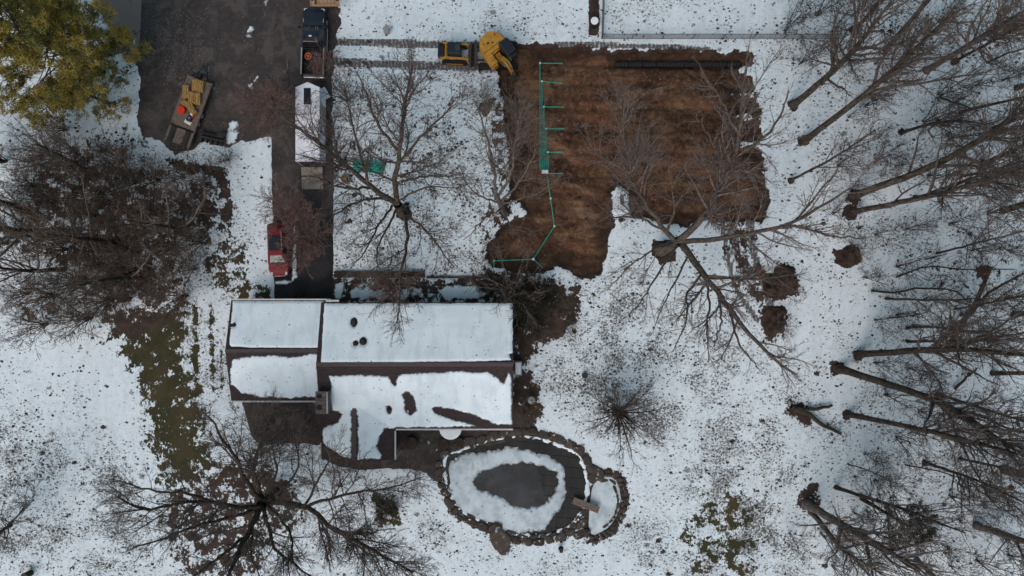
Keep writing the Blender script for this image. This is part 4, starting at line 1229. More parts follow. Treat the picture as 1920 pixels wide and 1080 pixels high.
EXTRA = [(0,'bare tree near the right edge at the top of the wood',(1885,60)),(5,'bare tree at the right edge between the upper and middle trunks',(1880,395)),(10,'bare tree at the right edge below the leaning dead trunk',(1900,590)),
 (11,'bare tree at the right edge beside the level heavy trunk',(1860,700)),(15,'pale bare tree at the lower right corner',(1830,985)),(12,'slim bare tree above the lower right corner',(1800,860)),(16,'pale bare tree along the bottom edge of the right wood',(1720,1050)),
 (3,'short brown tree amid saplings left of the far right edge',(1800,330)),(18,'slender bare tree between fallen logs and the level trunk',(1790,580)),(4,'small slanting tree at the middle of the right wood',(1660,560)),(17,'slender bare tree high in the right wood above the long trunks',(1800,210)),
 (1,'bare tree standing behind the top right trunks',(1660,95)),(8,'slim bare tree just below the crooked fallen log',(1700,640)),(13,'thin sapling-like tree left of the dark evergreen',(1590,870)),(9,'dark bare tree at the right edge of the lower wood',(1880,880)),(6,'bare tree cut by the right edge high in the wood',(1905,165))]
wood = [o for o in col.objects if o.name.startswith('woodland_tree')]
for k, lb, (x, y) in EXTRA:
    c_ = copy_tree(wood[k]); c_.location = W(x, y); c_['label'] = lb
    c_.rotation_euler = (0, 0, (math.atan2(540 - y, x - 960) - math.atan2(540 - FOREST[k][1][1], FOREST[k][1][0] - 960)) + (.5 if k % 2 else -.4))
    kk = .8 + .03 * (k % 5); c_.scale = (kk, kk, kk)

# --- thicket on the left and saplings in the right wood: a few forms, each plant its own
protos = [stem_tree('thicket_shrub', 'tangled brown leafless shrub in the thicket left of the driveway', (120, 380), 4.6, 2.6, 13, 40, ('bark_dark', 'twig_brown'), dens=.95, group='shrubs of the left thicket', cat='shrub', r=.045, tw=.014),
          stem_tree('thicket_shrub', 'tangled brown leafless shrub in the thicket left of the driveway', (235, 470), 3.6, 2.4, 15, 41, ('bark_dark', 'twig_brown'), dens=1.1, group='shrubs of the left thicket', cat='shrub', r=.035, tw=.014),
          stem_tree('thicket_shrub', 'tangled brown leafless shrub in the thicket left of the driveway', (160, 530), 5.4, 2.8, 12, 42, ('bark_dark', 'twig_brown'), dens=.9, group='shrubs of the left thicket', cat='shrub', r=.05, tw=.014)]
rs = random.Random(7)
spots = [(185,410),(290,400),(335,470),(215,560),(300,535),(375,390),(345,335),(60,440),(165,305),(380,455),(95,300),(260,350),(120,470),(55,545),
         (20,300),(70,350),(130,250),(250,560),(170,590),(90,610),(20,460),(320,420),(360,500),(205,360),(265,420),(200,500),(265,510),(30,380),(110,560),(300,345),(345,560),(400,345),(225,300)]
for i, (x, y) in enumerate(spots):
    c_ = copy_tree(protos[i % 3])
    c_.location = W(x + rs.uniform(-8, 8), y + rs.uniform(-8, 8)); c_.rotation_euler = (0, 0, rs.uniform(0, 6.28))
    k = rs.uniform(.7, 1.1); c_.scale = (k, k, k * rs.uniform(.9, 1.1))
LEFT = [('bare tree leaning to the left edge beside the thicket', (62,400), (-90,345), 12, .26, (0,0), 'bark'),
        ('forked bare tree of the thicket reaching the left edge', (110,432), (-60,420), 11, .24, (0,6), 'bark'),
        ('dark bare tree at the lower left of the thicket', (120,505), (-20,500), 10, .20, (0,5), 'bark_dark'),
        ('bare tree in the middle of the thicket above the bare lawn', (215,455), (90,440), 10, .22, (0,0), 'bark_dark'),
        ('bare tree standing over the lower thicket near the bare lawn', (272,520), (150,535), 10, .20, (0,-4), 'bark_dark'),
        ('spreading bare tree at the right side of the thicket', (345,430), (262,418), 9, .20, (0,0), 'bark_dark'),
        ('bare tree of the upper thicket below the yellow pine', (190,330), (70,270), 10, .18, (0,0), 'bark_dark'),
        ('thin bare tree at the lower left corner of the snow field', (20,985), (-70,1040), 8, .14, (0,0), 'bark_dark'),
        ('thin bare sapling reaching into the lower left snow field', (-10,1010), (60,940), 5, .10, (0,0), 'bark_dark')]
for i, (lb, b0, tp, zt, r, bend, bk) in enumerate(LEFT):
    simple_tree('thicket_tree', lb, b0, tp, zt, r, 200 + i, fork=.25, nl=11, dens=.8, bend=bend, mats=(bk, 'twig_brown' if i < 7 else 'twig'), tw=.014, group='bare trees of the left thicket', spread=(62, 28), rel=.62)
sp_proto = [stem_tree('undergrowth_sapling', 'thin bare sapling among the trees of the right wood', (1660,170), 4.5, 2.0, 7, 50, ('bark_dark', 'twig'), dens=.9, group='saplings of the right wood', cat='sapling', r=.03),
            stem_tree('undergrowth_sapling', 'thin bare sapling among the trees of the right wood', (1640,300), 5.5, 2.4, 6, 51, ('bark', 'twig'), dens=.9, group='saplings of the right wood', cat='sapling', r=.035)]
spots = [(1560,130),(1620,200),(1700,90),(1760,180),(1830,80),(1880,150),(1570,310),(1650,330),(1690,310),(1780,260),(1860,240),(1900,330),(1640,440),(1700,430),(1780,420),
         (1850,400),(1680,500),(1730,560),(1800,590),(1880,560),(1640,600),(1700,690),(1660,740),(1760,800),(1820,760),(1890,770),(1680,820),(1620,850),(1780,930),(1850,990),
         (1590,220),(1730,230),(1830,160),(1560,400),(1740,330),(1820,470),(1890,470),(1620,520),(1680,590),(1850,640),(1640,680),(1720,770),(1800,830),(1850,930),(1640,900),(1720,960),(1780,1060),(1540,1000),(1640,120),(1760,40),(1880,20),(1620,20),(1560,60),(1900,900),(1830,1050),(1600,1020),(1680,1060),(1740,1010),(1560,1060),(1470,60),(1530,30),(1500,120),(1890,1040),(1600,960),(1480,1000)]
for i, (x, y) in enumerate(spots):
    c_ = copy_tree(sp_proto[i % 2])
    c_.location = W(x, y); c_.rotation_euler = (0, 0, rs.uniform(0, 6.28)); k = rs.uniform(.7, 1.35); c_.scale = (k, k, k)

for px, py, lb in ((1040,572,'brown leafless shrub in the bed right of the house corner'), (1008,628,'brown leafless shrub beside the house right wall, above the outdoor unit'), (1062,608,'brown leafless shrub at the outer edge of the house bed'),
                   (1000,540,'brown leafless shrub between the dug dirt and the house corner'), (1472,540,'bare brush growing on the largest soil heap'), (1462,612,'bare brush growing on the smaller soil heap'), (1598,470,'bare brush behind the small soil heap'),
                   (985,770,'brown leafless shrub in the house bed near the bird bath'), (925,470,'bare brush at the lower left corner of the dug dirt'), (430,300,'bare brush on the snow below the loader attachment')):
    c_ = copy_tree(protos[1]); c_.name = 'garden_shrub'; c_.location = W(px, py); c_['label'] = lb; del c_['group']
    c_.rotation_euler = (0, 0, px * .37); k = .50 + .07 * (px % 3); c_.scale = (k, k, k * .8)

def place_labels(prefix, head, marks):
    used = {}
    for o in [q for q in col.objects if q.name.startswith(prefix) and q.parent is None]:
        px, py = o.location.x * SC + 960, 540 - o.location.y * SC
        d, nm, mx, my = min((math.hypot(px - x, py - y), n, x, y) for n, x, y in marks)
        dx, dy = px - mx, py - my
        side = ('right of' if dx > 0 else 'left of') if abs(dx) > 2.2 * abs(dy) else ('below' if dy > 0 else 'above') if abs(dy) > 2.2 * abs(dx) else \
               ('below and ' if dy > 0 else 'above and ') + ('right of' if dx > 0 else 'left of')
        o['label'] = '%s %s %s %s' % (head, 'close' if d < 45 else 'some way', side, nm)
        used.setdefault(o['label'], []).append((d, o))
    for lb, lst in used.items():
        if len(lst) == 2:
            a, b = sorted(lst, key=lambda q: q[0])
            a[1]['label'] = 'nearer ' + lb; b[1]['label'] = 'farther ' + lb
place_labels('undergrowth_sapling', 'thin bare sapling', [('the first leaning tree beside the fence', 1487, 198), ('the long twin trunk', 1508, 265), ('the top right grey trunk', 1738, 132), ('the short brown leaning tree', 1690, 248),
 ('the heavy dark upper trunk foot', 1600, 384), ('the right edge upper trunk', 1845, 306), ('the crooked fallen log', 1700, 545), ('the leaning dead trunk', 1820, 580), ('the heavy lower trunk feet', 1590, 678),
 ('the low straight trunk foot', 1587, 776), ('the slim dark lower trunk', 1736, 868), ('the dark lower evergreen', 1650, 950), ('the pale twin tree', 1512, 945), ('the long thin fallen pole', 1780, 617), ('the broken snag', 1812, 708),
 ('the top edge tree', 1600, 60), ('the lower right corner', 1900, 1060), ('the short dead stick', 1755, 480), ('the upper dark fallen log', 1890, 103)])
place_labels('thicket_shrub', 'tangled brown leafless shrub', [('the yellow pine', 190, 150), ('the straw trailer', 350, 215), ('the left edge tree', 62, 400), ('the forked thicket tree', 110, 432), ('the lower left thicket tree', 120, 505),
 ('the middle thicket tree', 215, 455), ('the thicket tree by the bare lawn', 272, 520), ('the right thicket tree', 345, 430), ('the upper thicket tree', 190, 330), ('the bare grass strip top', 270, 590)])

# --- evergreens: needle tufts on whorled boughs
def needles(name, colr):
    t = NT(name); p = t.pos()
    n = t.noise(p, .38, 3, .5); f = t.noise(p, 5, 3)
    c = t.mix(t.step(n, .36, .54), colr[0], colr[1])
    c = t.mix(t.step(f, .35, .7), t.mix(.45, c, colr[2]), c)
    return t.fin(c, .8, 0, .15)
M['needle_yellow'] = needles('needle_yellow', ((.125, .130, .040), (.37, .285, .060), (.095, .100, .036)))
M['needle_dark'] = needles('needle_dark', ((.016, .020, .012), (.028, .030, .016), (.008, .010, .007)))

def evergreen(name, label, base, h, length, seed, mat, nb=70, z0=2.0, tuft=.2, side=9, lean=(0, 0), cat='tree', r=.25, shape=.8, pend=.0, per=9):
    rng = np.random.RandomState(seed)
    b0 = np.array(W(*base, 0)); root = thing(name, label, cat, tuple(b0))
    T = np.array([(0, 0, -.2, r * 1.3), (lean[0] * .4, lean[1] * .4, h * .4, r * .8), (lean[0], lean[1], h, r * .12)])
    tr = resample(T, 14); P0 = tr[None, :, :3]; R0 = tr[None, :, 3]
    link('trunk', tube_mesh('trunk', [(P0, R0, 9)]), M['bark_dark'], root)
    zb = z0 + (h - z0) * rng.rand(nb) ** 1.1
    az_ = np.arange(nb) * 2.39996 + rng.normal(0, .3, nb)
    Lb = length * (1 - ((zb - z0) / (h - z0 + .01)) ** 1.6 * shape) * rng.uniform(.62, 1.1, nb)
    K = 8; s = np.linspace(0, 1, K)
    cx = np.interp(zb, tr[:, 2], tr[:, 0]); cy = np.interp(zb, tr[:, 2], tr[:, 1])
    P = np.stack([cx[:, None] + np.cos(az_)[:, None] * Lb[:, None] * s, cy[:, None] + np.sin(az_)[:, None] * Lb[:, None] * s,
                  zb[:, None] + Lb[:, None] * (.12 * s + .16 * s ** 2 - pend * s ** 2)], -1)
    P += rng.normal(0, .08, P.shape) * s[None, :, None]
    Rr = (.012 + Lb * .010)[:, None] * np.linspace(1, .3, K)[None]
    A, Ar = kids(P, Rr, side / 4.0, rng, t0=.28, rel=.34, lo=.4, hi=1.7, ang=(58, 38), K=5, wig=.1, up=.03, rmin=.010, flat=.5)
    B, Br = kids(A, Ar, 3.0, rng, t0=.2, rel=.5, lo=.25, hi=.8, ang=(50, 35), K=4, wig=.1, up=.05, rmin=.007, flat=.3)
    link('bough', tube_mesh('bough', [(P, Rr, 5), (A, Ar, 3)], False), M['bark_dark'], root)
    # tufts at the outer twigs
    tips = np.concatenate([B[:, 1], B[:, 2], B[:, 3], A[:, 3], A[:, 4], P[:, -1]])
    dirs = np.concatenate([norm(B[:, 3] - B[:, 0])] * 3 + [norm(A[:, 4] - A[:, 2])] * 2 + [norm(P[:, -1] - P[:, -2])])
    n = len(tips); m = per
    d = norm(dirs[:, None] * .75 + rng.normal(0, .62, (n, m, 3)) + np.array([0, 0, .15]))
    L = tuft * rng.uniform(.6, 1.3, (n, m, 1))
    w = norm(np.cross(d, rng.normal(size=(n, m, 3)))) * (tuft * .075)
    o = tips[:, None] + rng.normal(0, tuft * .25, (n, m, 3))
    V = np.stack([o - w, o + w, o + d * L], 2).reshape(-1, 3)
    F = np.arange(len(V)).reshape(-1, 3)
    link('crown', mesh_np('crown', V, [F]), M[mat], root)
    return root
evergreen('pine_tree', 'big yellow-green pine tree at the upper left corner', (190,135), 15.5, 5.6, 60, 'needle_yellow', nb=105, z0=2.0, tuft=.38, side=9, per=8, r=.3, shape=.66)
evergreen('pine_tree', 'darker green pine below the big yellow-green pine', (205,195), 6.5, 2.9, 61, 'needle_yellow', nb=34, z0=1.2, tuft=.26, per=8, r=.14)
evergreen('yew_shrub', 'dark green evergreen shrub at the front right corner of the house', (985,572), 3.2, 2.5, 62, 'needle_dark', nb=60, z0=.3, tuft=.20, side=11, per=8, cat='shrub', r=.08, shape=.55)
evergreen('yew_shrub', 'small dark evergreen shrub at the front bed near the dug dirt', (918,532), 1.8, 1.2, 65, 'needle_dark', nb=30, z0=.2, tuft=.16, side=11, per=8, cat='shrub', r=.05, shape=.55)
evergreen('hemlock_tree', 'dark green evergreen among bare trunks at the lower right', (1615,935), 8, 2.6, 63, 'needle_dark', nb=60, z0=3.0, tuft=.22, lean=(1.2, -.6), per=8, r=.16)
evergreen('yew_shrub', 'low green evergreen shrub on the snow below the patio', (725,952), 1.0, 1.1, 64, 'needle_dark', nb=30, z0=.15, tuft=.16, side=10, per=6, cat='shrub', r=.04, shape=.4)

# --- fallen timber
def log(label, pts, r, mat='bark_dark', name='fallen_log', group=None, snow=False):
    q = np.array([W(*x) for x in pts]); b0 = q[0].copy(); b0[2] = 0
    root = thing(name, label, 'log', tuple(b0), 0, group)
    rng = np.random.RandomState(int(sum(map(sum, pts))))
    rr = resample(q, 10, .03, rng) - b0
    link('trunk', tube_mesh('trunk', [(rr[None], (r * np.linspace(1, .6, 10))[None], 8)]), M[mat], root)
    A, Ar = kids(rr[None], (r * np.linspace(1, .6, 10))[None], 1.2, rng, rel=.3, lo=.4, hi=1.8, K=6, wig=.2, up=-.02, rmin=.015, flat=.7)
    for a_, r_ in zip(A, Ar): link('branch', tube_mesh('branch', [(a_[None], r_[None], 5)]), M[mat], root)
    return root
LOGS = [('fallen dark log of the clearing, lower prong of the broken stump', [(1484,762,.4),(1520,780,.35),(1545,798,.3),(1577,813,.25)], .22),
        ('short broken log, upper prong of the stump in the clearing', [(1486,766,.45),(1525,768,.35),(1560,760,.3)], .20),
        ('leaning dead trunk crossing the fallen timber at the right', [(1785,640,.3),(1808,600,1.2),(1830,565,2.2),(1858,500,3.4)], .24),
        ('dead trunk propped against the leaning dead trunk', [(1818,590,1.2),(1855,550,2.0),(1920,512,3)], .15),
        ('crooked fallen log right of the snowy clearing', [(1634,545,.2),(1680,548,.35),(1720,540,.4),(1790,545,.5),(1810,560,.4)], .10),
        ('long thin fallen pole with a dark butt end', [(1699,615,.2),(1750,612,.3),(1800,620,.4),(1860,622,.5)], .11),
        ('forked fallen branch above the crooked log', [(1680,520,.2),(1740,500,.3),(1800,505,.5),(1900,505,.6)], .07),
        ('thin dead branch lying across the upper right wood', [(1760,182,.2),(1800,195,.5),(1835,208,.6)], .10),
        ('dark fallen log high in the right wood', [(1850,118,.3),(1890,100,.5),(1930,88,.8)], .10),
        ('short dead stick near the middle of the right wood', [(1735,487,.2),(1776,476,.3)], .06),
        ('slim fallen pole slanting below the leaning dead trunk', [(1663,597,.15),(1720,590,.3),(1740,585,.3)], .05),
        ('broken snag lying among saplings at the right', [(1790,730,.3),(1815,705,.6),(1832,690,.9)], .13)]
for lb, pts, r in LOGS:
    log(lb, pts, r, group='fallen timber in the right wood')
# ------------------------------------------------------------------ machines, cars and yard things
M['navy'] = simple('navy_paint', (.008, .012, .022), .35, var=.08, spec=.5)
M['red'] = simple('red_paint', (.155, .006, .011), .5, var=.1, spec=.25)
M['yellow'] = simple('machine_yellow', (.42, .215, .030), .5, var=.16, scale=2)
M['chrome'] = simple('chrome', (.55, .55, .55), .25, metal=.8, var=.05)
M['cab'] = simple('cab_dark', (.018, .021, .028), .35, var=.15)
M['cab_glass'] = simple('cab_glass', (.035, .055, .055), .15, var=.2, spec=.5)
M['steel'] = simple('worn_steel', (.060, .052, .046), .6, var=.35, metal=.3, scale=5)
M['shade'] = simple('sunshade', (.30, .33, .30), .5, var=.15)
M['lamp'] = simple('lamp_glass', (.55, .55, .55), .2, var=.1, spec=.5)
M['red_lamp'] = simple('red_lamp', (.30, .02, .015), .3, var=.1)
M['white'] = simple('white_paint', (.72, .76, .80), .5, var=.05, scale=1.5)
M['orange'] = simple('orange_plastic', (.55, .12, .05), .5, var=.15)
M['bright_red'] = simple('bright_red_plastic', (.62, .03, .012), .45, var=.08)
M['green_pipe'] = simple('green_pipe', (.008, .34, .26), .4, var=.18, scale=2)
M['white_plastic'] = simple('white_plastic', (.62, .63, .62), .5, var=.08)
M['mud'] = M['dirt']

def wheel(parent, x, y, r, w_, rim='grey_metal'):
    o = MB().cyl((x - w_ / 2, y, r), (x + w_ / 2, y, r), r, r, 18).build('wheel', M['black'], parent)
    s = 1 if x > 0 else -1
    MB().cyl((x + s * (w_ / 2 - .02), y, r), (x + s * (w_ / 2 + .012), y, r), r * .62, r * .55, 14).build('rim', M[rim], o)

def ring_at(y, w_, z0, z1, tuck=.08, crown=.03, ins=.10):
    """cross-section of a car body at y: half width w_, sill z0, shoulder z1"""
    return [(-w_ + tuck, y, z0), (-w_, y, z0 + (z1 - z0) * .35), (-w_ + .03, y, z1 - .06), (-w_ + ins, y, z1), (0, y, z1 + crown), (w_ - ins, y, z1), (w_ - .03, y, z1 - .06), (w_, y, z0 + (z1 - z0) * .35), (w_ - tuck, y, z0)]

def greenhouse(parent, mat, yb0, yb1, yt0, yt1, wb, wt, z0, z1):
    """cab: bottom y range, top y range (front is +y), half widths, z; glass on four sides"""
    m = MB(); n = 4
    def rr(y0, y1, w_, z, c_=.08):
        return [(-w_ + c_, y0, z), (w_ - c_, y0, z), (w_, y0 + c_, z), (w_, y1 - c_, z), (w_ - c_, y1, z), (-w_ + c_, y1, z), (-w_, y1 - c_, z), (-w_, y0 + c_, z)]
    m.loft([rr(yb0, yb1, wb, z0), rr(yt0, yt1, wt, z1 - .05), rr(yt0 + .06, yt1 - .06, wt - .06, z1), rr(yt0 + .5, yt1 - .5, wt * .5, z1 + .025)])
    c = m.build('cab', mat, parent, shade=False)
    def pt(side, a, h_):
        y0 = yb0 + (yt0 - yb0) * h_; y1 = yb1 + (yt1 - yb1) * h_; w_ = wb + (wt - wb) * h_
        z = z0 + (z1 - .05 - z0) * h_
        if side == 'f': return (-w_ * .86 + 2 * w_ * .86 * a, y1 + .006, z + .006)
        if side == 'b': return (-w_ * .84 + 2 * w_ * .84 * a, y0 - .006, z + .006)
        if side == 'r': return (w_ + .006, y0 + .12 + (y1 - y0 - .24) * a, z)
        return (-w_ - .006, y0 + .12 + (y1 - y0 - .24) * a, z)
    return c, pt

# --- dark pickup, nose to the top of the picture
tx, ty, _ = W(588, 78, .9)
tk = thing('pickup_truck', 'dark navy pickup truck with tools and brush in its open bed', 'pickup truck', (tx, ty, 0), R(-1.5))
L2 = 2.9
m = MB(); m.loft([ring_at(-.55, .98, .42, 1.10), ring_at(.2, .99, .40, 1.10), ring_at(1.15, .99, .40, 1.10), ring_at(1.7, .98, .42, 1.12), ring_at(2.45, .95, .45, 1.08), ring_at(2.75, .86, .5, 1.02), ring_at(2.9, .66, .55, .95)])
body = m.build('body', M['navy'], tk, shade=False)
MB().box(0, 2.86, .58, 1.75, .16, .24, .05).build('bumper', M['chrome'], tk)
MB().box(0, 2.88, .85, 1.1, .06, .22, .02).build('grille', M['dark_metal'], tk)
for s in (-1, 1):
    MB().box(s * .74, 2.74, .92, .30, .20, .18, .05).build('headlight', M['lamp'], tk)
    MB().box(s * .86, 1.75, 1.13, .06, .32, .04, .01).build('hood_trim', M['chrome'], tk)
    mr = MB().box(s * 1.17, 1.12, 1.22, .26, .16, .2, .04).build('mirror', M['black'], tk)
    MB().cyl((s * .95, 1.12, 1.15), (s * 1.1, 1.12, 1.2), .03, n=8).build('mirror_arm', M['black'], mr)
    MB().box(s * 1.03, .35, .42, .10, 2.3, .06, .02).build('running_board', M['chrome'], tk)
    MB().box(s * 1.0, .1, .86, .02, .22, .03, .005).build('door_handle', M['chrome'], tk)
    wheel(tk, s * .84, 1.85, .39, .26); wheel(tk, s * .84, -1.75, .39, .26)
    MB().box(s * .95, -1.75, .85, .14, 2.35, .52, .05).build('bed_side', M['navy'], tk)
    MB().box(s * .95, -1.75, 1.125, .12, 2.3, .03, .01).build('bed_rail', M['grey_metal'], tk)
    MB().box(s * .92, -2.88, .9, .14, .08, .30, .02).build('tail_light', M['red_lamp'], tk)
cab, pt = greenhouse(tk, M['navy'], -.52, 1.38, -.30, .62, .93, .74, 1.08, 1.82)
for side, nm, a0, a1 in (('f', 'windshield', 0, 1), ('b', 'rear_window', 0, 1), ('l', 'side_window', .02, .47), ('l', 'side_window', .53, .98), ('r', 'side_window', .02, .47), ('r', 'side_window', .53, .98)):
    MB().quad(pt(side, a0, .14), pt(side, a1, .14), pt(side, a1, .9), pt(side, a0, .9)).build(nm, M['glass'], tk)
for x in (-.35, .32, .5):
    q0, q1 = pt('f', .5 + x * .55, .25), pt('f', .5 + x * .8, .75)
    MB().cyl((q0[0], q0[1] + .01, q0[2] + .01), (q1[0], q1[1] + .01, q1[2] + .01), .018, n=6).build('wiper', M['grey_metal'], tk)
MB().box(0, -.28, 1.80, .30, .05, .04, .01).build('brake_light', M['red_lamp'], tk)
MB().box(0, -.33, 1.79, 1.3, .03, .03, .005).build('roof_trim', M['grey_metal'], tk)
MB().box(-.02, .15, 1.855, .24, .12, .03, .01).build('roof_sticker', M['white_plastic'], tk)  # white sticker on the cab roof, a thin box, no lamp
MB().box(0, -1.72, .60, 1.78, 2.3, .06).build('bed_floor', M['black'], tk)
MB().box(0, -2.88, .85, 1.76, .09, .50, .03).build('tailgate', M['navy'], tk)
MB().box(0, -2.96, .48, 1.8, .16, .16, .04).build('rear_bumper', M['chrome'], tk)
MB().box(0, -.68, .9, 1.76, .06, .46, .01).build('bed_front', M['black'], tk)
def in_truck(x, y, z): 
    v = Matrix.Rotation(R(-1.5), 4, 'Z') @ Vector((x, y, z)); return (tx + v.x, ty + v.y, v.z)
sw = thing('cable_reel', 'orange round reel lying in the bed of the dark pickup', 'reel', in_truck(-.45, -1.25, .63))
m = MB()
for k in range(16):
    a, b = 2 * math.pi * k / 16, 2 * math.pi * (k + 1) / 16
    m.cyl((.27 * math.cos(a), .27 * math.sin(a), .22), (.27 * math.cos(b), .27 * math.sin(b), .22), .045, n=8)
m.build('rim', M['orange'], sw)
MB().cyl((0, 0, 0), (0, 0, .26), .12, n=12).build('hub', M['orange'], sw)
for a in (0, 2.1, 4.2):
    MB().cyl((0, 0, .22), (.26 * math.cos(a), .26 * math.sin(a), .22), .025, n=6).build('spoke', M['orange'], sw)
tb = thing('tool_box', 'dark blue tool box in the bed of the pickup', 'tool box', in_truck(.3, -1.1, .63), R(8))
MB().box(0, 0, .18, .5, .6, .34, .03).build('case', M['navy'], tb); MB().box(0, 0, .37, .06, .3, .04, .01).build('handle', M['grey_metal'], tb)
rb = np.random.RandomState(9)
bp = thing('brush_pile', 'cut brush piled in the bed of the dark pickup', 'brush', in_truck(.35, -2.1, .65))
P = np.zeros((30, 6, 3)); 
for i in range(30):
    a = rb.uniform(-.7, .7) + (0 if i % 2 else math.pi); L_ = rb.uniform(.8, 1.7)
    s = np.linspace(-.5, .5, 6)[:, None]
    P[i] = s * L_ * np.array([math.cos(a + 1.2), math.sin(a + 1.2), .12]) + rb.normal(0, .18, 3) * np.array([1, 1.4, 0]) + np.array([0, 0, .12 + .016 * i]) + rb.normal(0, .03, (6, 3))
Rb = np.full((30, 6), .018) * np.linspace(1.2, .5, 6)[None]
A, Ar = kids(P, Rb, 6, rb, t0=.1, rel=.45, lo=.2, hi=.9, K=5, wig=.15, rmin=.008)
o = link('branches', tube_mesh('branches', [(P, Rb, 5), (A, Ar, 3)]), M['twig_red'], bp); tag(o, kind='stuff')

# --- red car, nose to the house
cx, cy, _ = W(521, 468, .9)
rc = thing('red_car', 'red estate car with dark glass roof parked beside the snowy verge', 'car', (cx, cy, 0), R(182))
m = MB(); m.loft([ring_at(-2.28, .70, .45, .95), ring_at(-2.15, .84, .36, 1.02), ring_at(-1.2, .91, .34, 1.02), ring_at(.3, .92, .33, 1.0), ring_at(1.1, .91, .33, .98), ring_at(1.75, .88, .36, .90), ring_at(2.1, .78, .4, .80), ring_at(2.28, .55, .45, .70)])
m.build('body', M['red'], rc)
cab, pt = greenhouse(rc, M['red'], -2.12, 1.22, -1.80, .42, .86, .62, .99, 1.60)
MB().quad(pt('f', 0, .1), pt('f', 1, .1), pt('f', .97, .93), pt('f', .03, .93)).build('windshield', M['glass'], rc)
wsq = [pt('f', .04, .16), pt('f', .96, .16), pt('f', .93, .88), pt('f', .07, .88)]
MB().quad(*[(a, b + .012, c_ + .012) for a, b, c_ in wsq], th=.006).build('sunshade', M['shade'], rc)
MB().quad(pt('b', 0, .2), pt('b', 1, .2), pt('b', .97, .9), pt('b', .03, .9)).build('rear_window', M['glass'], rc)
for sd_ in 'lr':
    for a0, a1 in ((.02, .30), (.34, .62), (.66, .93)):
        MB().quad(pt(sd_, a0, .14), pt(sd_, a1, .14), pt(sd_, a1, .88), pt(sd_, a0, .88)).build('side_window', M['glass'], rc)
MB().box(0, -.55, 1.632, 1.0, 1.35, .02, .005).build('glass_roof', M['glass'], rc)
for s in (-1, 1):
    MB().cyl((s * .58, -1.55, 1.64), (s * .58, .15, 1.64), .028, n=8).build('roof_rail', M['chrome'], rc)
    mr = MB().box(s * 1.02, .95, 1.06, .2, .12, .14, .03).build('mirror', M['red'], rc)
    MB().box(s * .62, 2.02, .80, .20, .36, .10, .03).build('headlight', M['lamp'], rc)
    MB().box(s * .74, -2.18, .84, .18, .12, .22, .03).build('tail_light', M['red_lamp'], rc)
    wheel(rc, s * .80, 1.42, .33, .22); wheel(rc, s * .80, -1.38, .33, .22)
MB().box(0, 2.24, .44, 1.35, .14, .18, .05).build('bumper', M['black'], rc)
MB().box(0, 2.26, .62, 1.0, .06, .10, .02).build('grille', M['chrome'], rc)
MB().box(0, -2.28, .46, 1.5, .12, .20, .05).build('rear_bumper', M['black'], rc)

# --- straw trailer
fx, fy, _ = W(351, 214, .7)
fa = R(-20)
ft = thing('flatbed_trailer', 'flatbed trailer with weathered plank deck and folded ramps', 'trailer', (fx, fy, 0), fa)
dw, dl = 2.1, 4.7
for k in range(10):
    MB().box(-dw / 2 + (k + .5) * dw / 10, 1.0, .68, dw / 10 - .012, dl - .3, .05, .006).build('plank', M['wood_old'], ft)
for s in (-1, 1):
    MB().box(s * (dw / 2 + .05), .1, .62, .08, dl + 1.6, .16, .01).build('side_rail', M['wood_old'], ft)
    o = MB().box(s * .66, -2.05, .74, .46, 1.35, .06, .01).build('ramp', M['dark_metal'], ft)
    for k in range(6):
        MB().box(s * .66, -2.6 + k * .22, .80, .40, .05, .05, .008).build('rung', M['steel'], o)
    wheel(ft, s * (dw / 2 - .05), .3, .34, .22); wheel(ft, s * (dw / 2 - .05), -.5, .34, .22)
for k in range(4):
    MB().box(-.32 + k * .215, -2.05, .66, .20, 1.35, .05, .006).build('plank', M['wood_old'], ft)
for s in (-1, 1):
    MB().box(s * .99, -2.05, .67, .16, 1.35, .05, .006).build('plank', M['wood_old'], ft)
MB().box(0, -1.33, .69, dw, .06, .06, .01).build('crossbar', M['dark_metal'], ft)
for s in (-1, 1):
    MB().cyl((s * .62, 3.15, .58), (s * .10, 4.55, .55), .06, n=8).build('tongue_bar', M['dark_metal'], ft)
MB().box(0, 3.2, .6, 2.1, .14, .2, .02).build('head_frame', M['dark_metal'], ft)
MB().cyl((0, 4.5, .52), (0, 4.8, .52), .08, n=10).build('coupler', M['steel'], ft)
MB().cyl((.22, 4.1, .1), (.22, 4.1, 1.0), .045, n=8).build('jack', M['steel'], ft)
MB().box(-.2, 3.5, .72, .5, .3, .28, .03).build('battery_box', M['black'], ft)
MB().box(.45, 3.35, .78, .35, .25, .2, .03).build('chain_box', M['steel'], ft)
def on_trailer(x, y, z=.71):
    v = Matrix.Rotation(fa, 4, 'Z') @ Vector((x, y, 0)); return (fx + v.x, fy + v.y, z)
t = NT('straw'); p = t.pos()
c = t.mix(t.step(t.noise(t.map(p, scale=(1, 6, 1)), 8, 4, .7), .35, .68), (.22, .125, .038), (.50, .33, .125))
t.bump(t.noise(t.map(p, scale=(1, 5, 1)), 12, 3), .8, .04)
M['straw'] = t.fin(c, .9, 0, .1)
